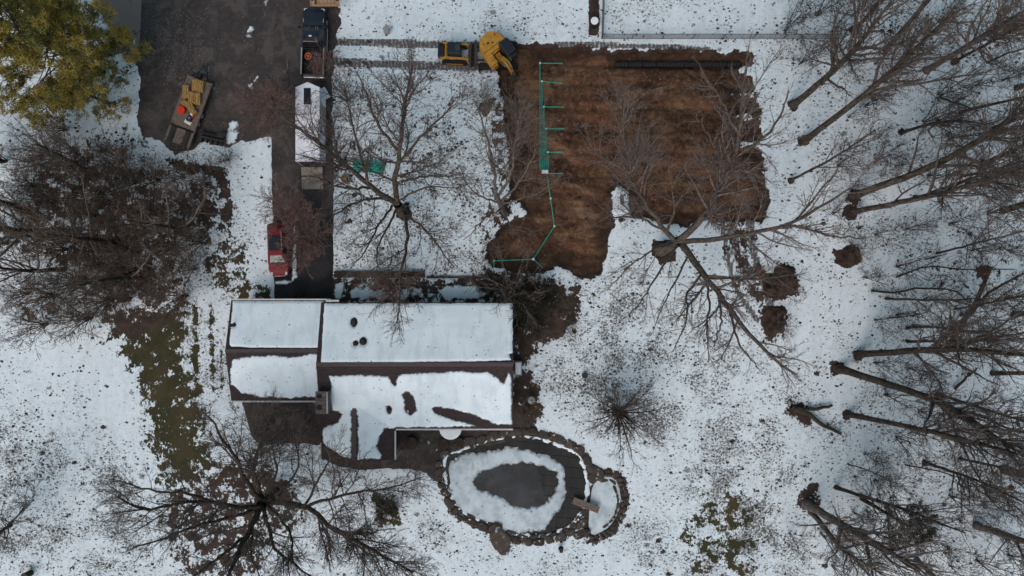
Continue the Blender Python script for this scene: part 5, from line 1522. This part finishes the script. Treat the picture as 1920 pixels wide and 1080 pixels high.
def bale(label, x, y, rz, z=.71, sc=1.0):
    o = thing('straw_bale', label, 'straw bale', on_trailer(x, y, z), fa + rz, 'straw bales on the trailer')
    b = bmesh.new(); bmesh.ops.create_cube(b, size=1)
    bmesh.ops.subdivide_edges(b, edges=b.edges[:], cuts=5, use_grid_fill=True)
    rg = np.random.RandomState(int(abs(x * 100 + y * 37 + z * 10)))
    for v in b.verts:
        v.co = Vector((v.co.x * .46 * sc, v.co.y * .98 * sc, (v.co.z + .5) * .38))
        v.co += Vector(rg.normal(0, .018, 3))
        v.co.z -= .03 * (abs(v.co.x) > .2) * (v.co.z > .2)
    m = MB(); m._add(b); m.build('straw', M['straw'], o)
    for k in (-.2, .2):
        MB().box(k * .55, 0, .21, .015, 1.0 * sc, .41).build('twine', M['wood_old'], o)
bale('straw bale at the front right of the trailer deck, nearest the hitch', .42, 2.62, .25)
bale('straw bale at the front of the deck, left of the hitch-side bale', -.05, 2.55, .3)
bale('straw bale on the left, lying lengthwise on top', -.62, 1.75, .32, sc=1.1)
bale('straw bale in the middle of the deck between two others', -.02, 1.45, .33)
bale('straw bale on the right edge of the deck', .52, 1.55, .32)
bale('straw bale lying across the deck behind the others', -.15, .78, .32 + 1.57 - .5, z=.72)
bale('straw bale at the back of the pile beside the snow-white sack', .38, .50, .95)
bk = thing('red_bucket', 'bright red round bucket on the trailer deck beside the straw', 'bucket', on_trailer(-.42, .12))
MB().cyl((0, 0, 0), (0, 0, .36), .24, .30, 20).build('pail', M['bright_red'], bk)
MB().cyl((0, 0, .36), (0, 0, .40), .33, .33, 20).build('lid', M['bright_red'], bk)
MB().cyl((0, 0, .40), (0, 0, .42), .20, .18, 16).build('lid_boss', M['bright_red'], bk)
bgs = thing('supply_bag', 'dark blue bag with white and red top on the trailer deck', 'bag', on_trailer(.42, -.28), fa - .2)
MB().box(0, 0, .14, .40, .62, .28, .09).build('bag', M['navy'], bgs)
MB().box(.02, .42, .15, .34, .30, .26, .08).build('white_pouch', M['white_plastic'], bgs)
MB().box(.20, .35, .24, .12, .34, .12, .05).build('red_pouch', M['bright_red'], bgs)
MB().box(-.02, -.38, .04, .62, .32, .06, .01).build('sheet', M['white_plastic'], bgs)
MB().box(0, 0, .285, .12, .16, .012).build('emblem', M['grey_metal'], bgs)

# implement in the slush beside the trailer
im = thing('loader_attachment', 'black steel loader attachment lying in the slush beside the straw trailer', 'machine attachment', W(402, 257), R(-12))
MB().box(0, .1, .28, 2.2, .22, .3, .03).build('frame', M['black'], im)
MB().cyl((-1.0, -.2, .3), (1.1, -.2, .3), .12, n=10).build('roller', M['dark_metal'], im)
for k in range(5):
    MB().box(-.9 + k * .45, -.3, .2, .08, .75, .24, .02).build('tine', M['black'], im)
MB().box(.75, .25, .42, .6, .5, .5, .05).build('motor', M['dark_metal'], im)
MB().cyl((-.9, .3, .2), (-1.4, .55, .3), .06, n=8).build('hose', M['black'], im)
# wooden trailer cut by the top edge
wt = thing('stake_trailer', 'tan wooden trailer at the top edge behind the pickup', 'trailer', W(615, -28, .8), 0)
for k in range(5):
    MB().box(-.62 + k * .31, 0, .78, .29, 4.2, .06, .008).build('plank', M['wood_tan'], wt)
for s in (-1, 1):
    MB().box(s * .90, 0, 1.0, .06, 4.3, .10, .01).build('side_rail', M['wood_tan'], wt)
    MB().box(s * 1.22, 0, 1.0, .06, 4.3, .10, .01).build('side_rail', M['wood_tan'], wt)
    for k in range(8):
        MB().box(s * 1.06, -1.95 + k * .56, .98, .27, .30, .07, .008).build('slat', M['wood_tan'], wt)
    wheel(wt, s * 1.0, .4, .34, .22)
MB().box(0, -2.12, .85, 2.5, .10, .30, .02).build('end_board', M['wood_tan'], wt)

# --- white cargo trailer with a pointed nose
zt_ = 2.45
wx, wy, _ = W(576.5, 228, zt_)
ct = thing('cargo_trailer', 'white enclosed cargo trailer with pointed nose and black roof panel', 'trailer', (wx, wy, 0), 0)
hw, hl = 1.02, 3.35
pl = [(-hw, -hl), (hw, -hl), (hw, hl - .45), (0, hl), (-hw, hl - .45)]
t = NT('trailer_roof'); p = t.pos()
c = t.mix(t.step(t.noise(p, .8, 5, .6), .35, .7), (.62, .66, .71), (.74, .78, .83))
c = t.mix(t.step(t.noise(p, 7, 4, .7), .66, .72), c, (.30, .28, .27))
M['trailer'] = t.fin(c, .6)
MB().prism(pl, .5, zt_, .04).build('body', M['trailer'], ct)
MB().prism([(a * 1.02, b * 1.006) for a, b in pl], zt_ - .14, zt_ - .06).build('roof_trim', M['grey_metal'], ct)
sp_ = MB().box(-.01, hl - 1.22, zt_ + .03, .58, 1.38, .05, .01).build('solar_panel', M['cab'], ct)
for a in range(3):
    for b in range(6):
        MB().box(-.19 + a * .18, hl - 1.78 + b * .222, zt_ + .058, .165, .205, .008).build('cell', M['glass'], sp_)
for s in (-1, 1):
    MB().box(s * .97, -.6, .62, .3, 1.6, .12, .03).build('fender', M['dark_metal'], ct)
    wheel(ct, s * .9, -.2, .34, .22); wheel(ct, s * .9, -1.0, .34, .22)
MB().box(hw + .01, 1.2, 1.4, .03, .85, 1.6, .01).build('side_door', M['grey_metal'], ct)
MB().cyl((0, hl, .5), (0, hl + 1.1, .5), .06, n=8).build('tongue', M['dark_metal'], ct)
rampc = W(587, 335)
rp = MB()
rp.box(rampc[0] - wx + .02, rampc[1] - wy, .30, 1.86, 1.9, .06, .01, rot=Matrix.Rotation(R(8), 4, 'X'))
rp.build('ramp_door', simple('plywood', (.27, .235, .20), .85, var=.15, scale=1.5), ct)
MB().box(0, -hl + .02, 1.45, 1.86, .08, 1.8).build('doorway', M['black'], ct)
bd = thing('white_board', 'white square board propped beside the white cargo trailer', 'board', W(611, 178), R(28))
MB().box(0, 0, .45, .62, 1.0, .03, .005, rot=Matrix.Rotation(R(35), 4, 'X')).build('sheet', M['white'], bd)
MB().box(0, .32, .25, .5, .05, .5, .005).build('prop', M['wood_old'], bd)

# --- compact track loader, nose to the right
lx, ly, _ = W(852, 99, .7)
tl = thing('track_loader', 'yellow compact track loader with black cab on the muddy tracks', 'track loader', (lx, ly, 0), R(-2))
for s in (-1, 1):
    o = MB()
    tr_ = [(-.95, .05), (.95, .05), (1.12, .25), (1.05, .48), (.5, .58), (-.75, .58), (-1.1, .40), (-1.12, .22)]
    o.loft([[(a, s * .70 - .18, b) for a, b in tr_], [(a, s * .70 + .18, b) for a, b in tr_]])
    tk_ = o.build('track', M['black'], tl)
    for k in range(12):
        MB().box(-.95 + k * .165, s * .70, .60, .05, .34, .04, .005).build('cleat', M['dark_metal'], tk_)
    MB().box(0, s * .70, .35, 1.5, .40, .14, .02).build('track_frame', M['yellow'], tl)
    MB().box(.12, s * .62, 1.18, 2.0, .17, .20, .04, rot=Matrix.Rotation(R(6), 4, 'Y')).build('lift_arm', M['yellow'], tl)
    MB().box(1.15, s * .62, .82, .22, .17, .62, .04).build('arm_end', M['yellow'], tl)
    MB().cyl((-.3, s * .58, .8), (.7, s * .58, 1.0), .05, n=8).build('cylinder', M['chrome'], tl)
    MB().box(-1.0, s * .58, 1.0, .34, .26, .5, .05).build('arm_tower', M['yellow'], tl)
MB().box(-.35, 0, .75, 1.9, 1.05, .5, .05).build('chassis', M['yellow'], tl)
MB().box(-1.12, 0, 1.02, .52, 1.2, .62, .08).build('engine_hood', M['cab'], tl)
MB().box(.06, .02, 1.45, 1.20, 1.0, 1.1, .06, taper=(.94, .9)).build('cab', M['cab'], tl)
MB().box(.36, .05, 2.01, .40, .52, .02, .004).build('roof_window', M['cab_glass'], tl)
MB().box(-.68, 0, 1.34, .10, 1.1, .08, .02).build('hood_bar', M['yellow'], tl)
MB().cyl((-1.15, .42, 1.3), (-1.15, .42, 1.62), .06, n=10).build('exhaust', M['black'], tl)
MB().box(1.28, 0, .6, .14, 1.35, .6, .02).build('coupler', M['steel'], tl)
m = MB(); pr = [(1.36, .1), (1.36, .75), (1.44, .80), (1.46, .25), (1.85, .12), (1.85, .06)]
m.loft([[(a, -.98, b) for a, b in pr], [(a, .98, b) for a, b in pr]]); m.build('bucket', M['steel'], tl)
MB().box(1.42, 0, .83, .12, 1.96, .06, .01).build('bucket_lip', M['steel'], tl)

# --- excavator
ex, ey, _ = W(934, 101, .8)
ec_ = thing('excavator', 'yellow tracked excavator with black cab digging at the pit corner', 'excavator', (ex, ey, 0), R(0))
for s in (-1, 1):
    o = MB(); tr_ = [(-1.45, .05), (1.45, .05), (1.7, .28), (1.6, .55), (1.3, .66), (-1.3, .66), (-1.6, .55), (-1.7, .28)]
    o.loft([[(a, s * .92 - .22, b) for a, b in tr_], [(a, s * .92 + .22, b) for a, b in tr_]])
    tk_ = o.build('track', M['black'], ec_)
    for k in range(17):
        MB().box(-1.44 + k * .18, s * .92, .67, .06, .42, .05, .005).build('cleat', M['dark_metal'], tk_)
MB().box(0, 0, .5, 1.6, 1.5, .35, .05).build('undercarriage', M['dark_metal'], ec_)
for s in (-1, 1):
    MB().box(-1.45, s * .42, .45, 1.1, .14, .16, .02).build('blade_arm', M['steel'], ec_)
MB().box(-2.0, .05, .38, .16, 2.35, .62, .05).build('blade', M['steel'], ec_)
MB().box(-1.93, .05, .72, .20, 2.3, .08, .02).build('blade_top', M['steel'], ec_)
MB().cyl((0, 0, .6), (0, 0, .9), .6, n=20).build('slew_ring', M['dark_metal'], ec_)
ua = R(-143)
def U(mb, name, mat, parent=None, shade=False):
    mb.bm.transform(Matrix.Translation((-.15, .1, 0)) @ Matrix.Rotation(ua, 4, 'Z'))
    return mb.build(name, mat, parent or ec_, shade=shade)
# plan outline of the upper house: +y forward, cab on -x
arc = [(1.22 * math.cos(a), -.35 + 1.30 * math.sin(a)) for a in np.linspace(math.pi * 1.0, math.pi * 2.0, 15)]
pl = arc + [(1.22, .95), (1.05, 1.15), (.62, 1.15), (.50, .25), (-.15, .15), (-1.22, .15)]
U(MB().prism(pl, .9, 1.62, .08), 'house', M['yellow'])
U(MB().prism([(a * .9, b * .92 - .05) for a, b in arc] + [(1.0, .1), (-1.0, .1)], 1.62, 1.95, .12), 'engine_hood', M['yellow'])
U(MB().box(.82, .45, 1.72, .55, 1.1, .26, .06), 'tank_cover', M['yellow'])
for a, b, sx_, sy_ in ((.30, -.75, .18, .14), (-.05, -.55, .14, .14), (.65, -.9, .1, .1), (-.6, -1.0, .1, .1)):
    U(MB().box(a, b, 1.96, sx_, sy_, .05, .01), 'hood_vent', M['black'])
U(MB().box(.2, -.25, 1.90, 1.9, .025, .16), 'seam', M['black'])
U(MB().box(.82, .62, 1.86, .5, .03, .02), 'seam', M['black'])
cabm = MB().box(-.72, .62, 1.75, .96, 1.55, 1.65, .10, taper=(.92, .86))
U(cabm, 'cab', M['cab'])
U(MB().box(-.72, .60, 2.585, .70, 1.05, .03, .01), 'cab_roof', M['navy'])
U(MB().box(-.72, 1.40, 1.95, .74, .03, .9, .01), 'front_window', M['cab_glass'])
U(MB().box(-1.20, .6, 2.0, .03, 1.1, .7, .01), 'side_window', M['cab_glass'])
for k in (0, .16):
    U(MB().cyl((-.45 + k, 1.30, 2.35), (-.42 + k, 1.62, 1.9), .03, n=6), 'guard_bar', M['grey_metal'])
for s in (-.11, .11):
    pass
U(MB().box(.12, .62, 1.15, .5, .7, .5, .04), 'boom_foot', M['yellow'])
bm = [( .55, 1.35), (1.05, 1.95), (1.55, 2.35), (2.10, 2.25), (2.55, 1.75)]
secs = []
for (yy, zz), w_, hh in zip(bm, (.15, .17, .18, .16, .13), (.22, .26, .28, .24, .18)):
    secs.append([(.12 - w_, yy, zz - hh), (.12 + w_, yy, zz - hh), (.12 + w_, yy, zz + hh), (.12 - w_, yy, zz + hh)])
U(MB().loft(secs), 'boom', M['yellow'])
U(MB().loft([[(.12 - .11, 2.45, 2.05), (.12 + .11, 2.45, 2.05), (.12 + .11, 2.75, 1.85), (.12 - .11, 2.75, 1.85)], [(.12 - .09, 2.35, .5), (.12 + .09, 2.35, .5), (.12 + .09, 2.55, .45), (.12 - .09, 2.55, .45)]]), 'stick', M['steel'])
for s in (-.24, .24):
    U(MB().cyl((.12 + s, .7, 1.1), (.12 + s, 1.75, 2.15), .06, n=8), 'cylinder', M['chrome'])
U(MB().cyl((.12, 1.6, 2.7), (.12, 2.45, 2.3), .05, n=8), 'cylinder', M['steel'])
bk_ = [(2.15, .45), (2.62, .50), (2.85, .15), (2.75, -.25), (2.30, -.35), (2.05, -.05)]
U(MB().loft([[(.12 - .40, a, b) for a, b in bk_], [(.12 + .40, a, b) for a, b in bk_]]), 'bucket', M['steel'])
for k in range(4):
    U(MB().box(-.2 + k * .21, 2.16, -.36, .08, .24, .06, .01), 'tooth', M['steel'])

# --- drain field pipes
pr_ = .042
def pipe_thing(label, paths, fit=()):
    x0, y0, _ = W(*paths[0][0])
    o = thing('drain_pipe', label, 'pipe', (x0, y0, -.3), 0, 'green drain pipes in the dug dirt')
    for pth in paths:
        for a, b in zip(pth[:-1], pth[1:]):
            A_, B_ = Vector(W(*a)), Vector(W(*b))
            MB().cyl((A_.x - x0, A_.y - y0, .22), (B_.x - x0, B_.y - y0, .22), pr_, n=10).build('pipe', M['green_pipe'], o)
        for a in pth[1:-1]:
            A_ = W(*a); MB().cyl((A_[0] - x0, A_[1] - y0, .12), (A_[0] - x0, A_[1] - y0, .31), .085, n=10).build('elbow', M['white_plastic'], o)
    for a in fit:
        A_ = W(*a); MB().cyl((A_[0] - x0, A_[1] - y0, .10), (A_[0] - x0, A_[1] - y0, .33), .12, n=12).build('fitting', M['white_plastic'], o)
    return o
LAT = [('topmost green pipe turning right at the head of the pipe rows', 1012.5, 118, 1055, 118), ('second green pipe from the top of the row turning right', 1016.3, 152, 1056, 156), ('third green pipe from the top of the row turning right', 1020, 200, 1056, 200),
       ('fourth green pipe from the top of the row turning right', 1023.8, 241, 1058, 241), ('fifth green pipe from the top of the row turning right', 1027.5, 285, 1056, 285)]
for lb, xa, ya, xb, yb in LAT:
    xe = xa
    pipe_thing(lb, [[(xe + .4, 318), (xa, ya), (xb, yb)]])
pipe_thing('short lowest green side pipe beside the junction box', [[(1028, 325), (1056, 325)]])
pipe_thing('long bent green main pipe running down to the fork near the house', [[(1025.5, 328), (1032.5, 372), (1039.5, 424), (1000, 486), (926, 489), (926, 502)], [(1000, 486), (1018, 502)]], [(1000, 486)])
jb = thing('junction_box', 'small pale junction box where the green pipes meet', 'junction box', (*W(1022, 322)[:2], -.3))
MB().box(0, 0, .2, .62, .36, .34, .03).build('box', M['grey_metal'], jb); MB().box(0, 0, .385, .5, .28, .03, .008).build('lid', M['white_plastic'], jb)
gp = random.Random(3)
for i in range(14):
    lay = 1 if i >= 10 else 0
    yy = (i if not lay else (i - 10) * 2.2 + .6)
    x, y, _ = W(690 + gp.uniform(-3, 3), 302 + yy * 2.3)
    nth = ('uppermost', 'second', 'third', 'fourth', 'fifth', 'sixth', 'seventh', 'eighth', 'ninth', 'lowest')
    lbl = ('%s green pipe, counted downwards, in the stack on the snowy lawn' % nth[i]) if not lay else ('%s green pipe lying on top of the stack on the snowy lawn' % ('first', 'second', 'third', 'fourth')[i - 10])
    o = thing('stacked_pipe', lbl, 'pipe', (x, y, .04 + .12 * lay), R(-8 + gp.uniform(-3, 3)), 'stack of green pipes on the lawn')
    ln = 2.5 + gp.uniform(-.2, .2)
    MB().cyl((-ln / 2, 0, .06), (ln / 2, 0, .06), .056, n=10).build('tube', M['green_pipe'], o)
    MB().cyl((ln / 2 - .02, 0, .06), (ln / 2 + .13, 0, .06), .066, n=10).build('socket', M['green_pipe'], o)
# black leaching chambers in the upper trench
lc = thing('leaching_chambers', 'row of black ribbed chambers laid in the upper trench', 'drain chambers', (*W(1155, 117)[:2], -.52))
cl = (W(1392, 0)[0] - W(1155, 0)[0]) / 9
def chamber(): 
    m = MB(); secs = []
    for k in range(9):
        x = k * cl / 8.6; r_ = .29 if k % 2 else .25
        secs.append([(x, -r_ * math.cos(a), r_ * 1.05 * math.sin(a)) for a in np.linspace(0, math.pi, 9)])
    m.loft(secs, caps=False, closed=False); 
    me = bpy.data.meshes.new('chamber'); m.bm.to_mesh(me); m.bm.free(); me.materials.append(M['black']); return me
cme = chamber()
for k in range(9):
    link('chamber', cme, None, lc, (k * cl, 0, .02))
# septic tank lids
lid = thing('tank_lid', 'long grey tank lid on the snow tongue reaching into the dirt', 'tank lid', (*W(1166, 375)[:2], .0), R(6))
MB().prism([(.16 * math.cos(a), .30 + .16 * math.sin(a)) for a in np.linspace(0, math.pi, 8)] + [(.16 * math.cos(a), -.30 + .16 * math.sin(a)) for a in np.linspace(math.pi, 2 * math.pi, 8)], -.05, .14, .02).build('cover', M['chimney'], lid)
MB().cyl((0, .2, .14), (0, .2, .17), .05, n=10).build('knob', M['grey_metal'], lid)
ri = thing('access_riser', 'round dark access riser in the snow below the tank lid', 'riser', (*W(1164, 412)[:2], 0))
MB().cyl((0, 0, -.1), (0, 0, .16), .24, n=18).build('pipe', M['wood_old'], ri); MB().cyl((0, 0, .16), (0, 0, .18), .20, n=18).build('cap', M['black'], ri)

# --- wire fence round the upper yard
fz = 1.15
M['wire'] = simple('fence_wire', (.22, .22, .22), .5, metal=.4, var=.15)
def fence(label, a, b, n, name='wire_fence'):
    A_, B_ = Vector(W(*a)), Vector(W(*b)); d = (B_ - A_); L_ = d.length; e = d.normalized()
    o = thing(name, label, 'fence', tuple(A_), math.atan2(e.y, e.x))
    for k in range(n + 1):
        x = L_ * k / n
        MB().cyl((x, 0, -.1), (x, 0, fz + .03), .032, n=8).build('post', M['steel'], o)
    MB().cyl((0, 0, fz), (L_, 0, fz), .022, n=6).build('top_rail', M['steel'], o)
    MB().cyl((0, 0, .06), (L_, 0, .06), .018, n=6).build('bottom_wire', M['steel'], o)
    m = []
    st = .10; 
    k = np.arange(-fz, L_, st)
    P = []
    for s in (1, -1):
        for x in k:
            p0 = (x, 0, .06) if s > 0 else (x + fz, 0, .06); p1 = (x + fz, 0, fz) if s > 0 else (x, 0, fz)
            P.append((p0, p1))
    P = np.array(P); P[..., 0] = np.clip(P[..., 0], 0, L_)
    w_ = link('wire_mesh', tube_mesh('wire_mesh', [(P, np.full(P.shape[:2], .006), 3)], False), M['wire'], o); tag(w_, kind='stuff')
fence('wire mesh fence running along the upper yard above the dug dirt', (1128, 73), (1580, 73), 8)
fence('wire mesh fence at the left side of the upper yard', (1128, 72), (1132, -60), 3)
bar = thing('barrel', 'round dark barrel topped with snow on the mulch strip beside the fence', 'barrel', W(1113, 45))
MB().cyl((0, 0, 0), (0, 0, .75), .40, .44, 22).build('drum', M['black'], bar); 
MB().cyl((0, 0, .74), (0, 0, .80), .35, .30, 20).build('snow', M['snow_cap'], bar)

# --- by the house
ac = thing('heat_pump', 'pale box-shaped outdoor unit with snow on top beside the right house wall', 'outdoor unit', W(972, 691, .9))
ac.location.z = 0
MB().box(0, 0, .45, .62, 1.2, .9, .03).build('casing', M['grey_metal'], ac); MB().box(-.02, 0, .91, .44, 1.0, .05, .02).build('snow', M['snow_cap'], ac)
MB().box(0, -.72, .12, .5, .28, .24, .03).build('pad', M['concrete'], ac)
dz = 1.3
pb = thing('bird_bath', 'round grey bird bath dish with a slim arm in the bed right of the house', 'bird bath', (*W(996, 748)[:2], 0))
MB().cyl((0, 0, 0), (0, 0, .7), .10, .07, 12).build('pedestal', M['chimney'], pb)
MB().cyl((0, 0, .7), (0, 0, .80), .18, .32, 20).build('dish', M['grey_metal'], pb)
MB().cyl((0, 0, .80), (0, 0, .83), .07, .05, 10).build('boss', M['dark_metal'], pb)
MB().cyl((.1, -.05, .84), (.92, -.28, .62), .024, n=8).build('arm', M['white_plastic'], pb)
tb_ = thing('round_table', 'round patio table topped with white snow at the rear eave', 'table', (*W(846, 800)[:2], 0))
MB().cyl((0, 0, .70), (0, 0, .75), .98, n=28).build('top', M['grey_metal'], tb_)
MB().cyl((0, 0, .75), (0, 0, .81), .97, .90, 28).build('snow', M['snow_cap'], tb_)
MB().cyl((0, 0, 0), (0, 0, .7), .06, n=10).build('post', M['dark_metal'], tb_); MB().cyl((0, 0, 0), (0, 0, .05), .4, n=16).build('foot', M['dark_metal'], tb_)
def pot(label, px, py, r, hh, snow=True):
    o = thing('planter', label, 'planter', (*W(px, py)[:2], -.04))
    MB().cyl((0, 0, 0), (0, 0, hh), r * .8, r, 18).build('pot', M['black'], o)
    MB().cyl((0, 0, hh - .03), (0, 0, hh + .01), r * .82, n=18).build('soil', M['ground_soil'], o)
pot('dark round planter on the patio left of the snowy table', 772, 830, .55, .35)
pot('dark round planter on the patio nearest the round table', 832, 832, .50, .3)
pot('dark round planter at the patio edge by the pond', 862, 828, .40, .3)
for lb, px, py, ln, a in (('curved white snow streak on the patio beside the left planter', 778, 834, 14, .6), ('small white snow streak in the middle of the patio', 803, 830, 10, 1.4), ('small white snow patch on the patio near the pond', 818, 845, 8, 1.0)):
    pts = [(px + ln * s * math.cos(a + s), py - ln * s * math.sin(a + s)) for s in np.linspace(-.5, .5, 6)]
    pol = [(x - 2, y) for x, y in pts] + [(x + 2, y + 1) for x, y in pts[::-1]]
    snow_patch('snow_patch', PW(pol), flatz(-.035), .04, .10, .25, .06, kind='structure')
# timber retaining wall at the front bed
rw = thing('retaining_wall', 'dark timber retaining wall along the lower edge of the middle lawn', 'retaining wall', W(627, 515))
wl = W(797, 0)[0] - W(627, 0)[0]
for k in range(4):
    for j in range(3):
        MB().box(wl * (k + .5) / 4, .22 - j * .20, .02 + .10 * (2 - j), wl / 4 - .02, .18, .22, .015).build('timber', M['patio'], rw)
rw2 = thing('retaining_wall', 'short dark timber edge right of the front retaining wall', 'retaining wall', W(800, 520))
for k in range(3):
    MB().box(.9 + k * 1.8, 0, .08, 1.76, .2, .24, .015).build('timber', M['patio'], rw2)
# snow lying in patches over the front bed
for pl in ([(628,530),(645,524),(650,535),(640,562),(628,562)], [(652,548),(668,538),(700,540),(735,552),(715,562),(660,562)], [(745,545),(765,535),(770,548),(760,563),(742,562)],
           [(822,545),(835,534),(870,533),(905,538),(915,550),(905,562),(830,562)], [(650,530),(662,526),(660,536),(650,538)], [(800,548),(815,552),(808,562),(798,560)]):
    snow_patch('snow_patch', PW(pl), flatz(.03), .12, .34, .55, .08, mat=M['snow_thin'], kind='structure')

# --- small things on the snow
def small(name, label, cat, px, py, parts, rz=0):
    o = thing(name, label, cat, W(px, py), rz)
    for nm, mb, mat in parts: mb.build(nm, M[mat], o)
small('wooden_crate', 'brown wooden crate on the lawn left of the big maple', 'crate', 651, 336, [('slat', MB().box(-.32, 0, .2, .2, .72, .36, .01), 'wood_tan'), ('slat', MB().box(-.05, 0, .2, .2, .72, .38, .01), 'wood_tan'), ('slat', MB().box(.22, 0, .2, .2, .72, .34, .01), 'wood_old'), ('batten', MB().box(-.05, .2, .41, .8, .12, .03, .005), 'wood_old')], .3)
small('garden_stand', 'small dark open frame standing on the snowy lawn above the crate', 'frame', 661, 273, [('side', MB().box(-.15, 0, .12, .05, .62, .22, .01), 'steel'), ('side', MB().box(.15, 0, .12, .05, .62, .22, .01), 'steel'), ('end', MB().box(0, .3, .12, .3, .05, .22, .01), 'steel'), ('end', MB().box(0, -.3, .12, .3, .05, .22, .01), 'steel')])
small('grey_bin', 'small grey bin on the snow beside the upper muddy track', 'bin', 726, 60, [('bin', MB().box(0, 0, .28, .36, .5, .56, .05, taper=(1.1, 1.1)), 'grey_metal'), ('lid', MB().box(0, 0, .585, .44, .58, .05, .015), 'grey_metal')])
small('black_pot', 'round black pot on the speckled snow right of the house', 'pot', 1096, 703, [('pot', MB().cyl((0, 0, 0), (0, 0, .3), .2, .26, 16), 'black'), ('rim', MB().cyl((0, 0, .3), (0, 0, .33), .28, n=16), 'dark_metal')])
small('black_lantern', 'black garden lamp on the snow below the pond', 'garden lamp', 1051, 1025, [('post', MB().cyl((0, 0, 0), (0, 0, .5), .07, n=10), 'black'), ('shade', MB().cyl((0, 0, .45), (0, 0, .65), .24, .12, 12), 'black'), ('base', MB().box(.05, -.3, .08, .3, .4, .16, .05), 'black')])
small('black_bin', 'round black bin at the lower left corner of the snow field', 'bin', 58, 1074, [('bin', MB().cyl((0, 0, 0), (0, 0, .8), .26, .32, 16), 'black'), ('lid', MB().cyl((0, 0, .8), (0, 0, .86), .34, .28, 16), 'dark_metal')])
# heaps of dug soil
for lb, (px, py, rx, ry, hh) in zip(('largest heap of dark soil on the snow right of the big oak', 'smaller heap of dark soil below the largest heap', 'small dark soil heap at the edge of the right wood'), PILES):
    x0, y0, _ = W(px, py)
    X, Y = grid(-rx - .6, rx + .6, -ry - .6, ry + .6, .1)
    seed = int(px)
    f = 1 - np.hypot(X / rx, Y / ry) + .8 * fbm(X / .9 + px, Y / .9, seed, 4)
    o = sheet('soil_heap', f, X[0, 0], Y[0, 0], .1, lambda x, y, v: -.02 + hh * smooth(0, .9, v) + .14 * fbm(x / .4, y / .4, 44, 3) * smooth(0, .3, v), M['ground_soil'])
    o.location = (x0, y0, 0); tag(o, lb, 'soil heap', 'heaps of dug soil')
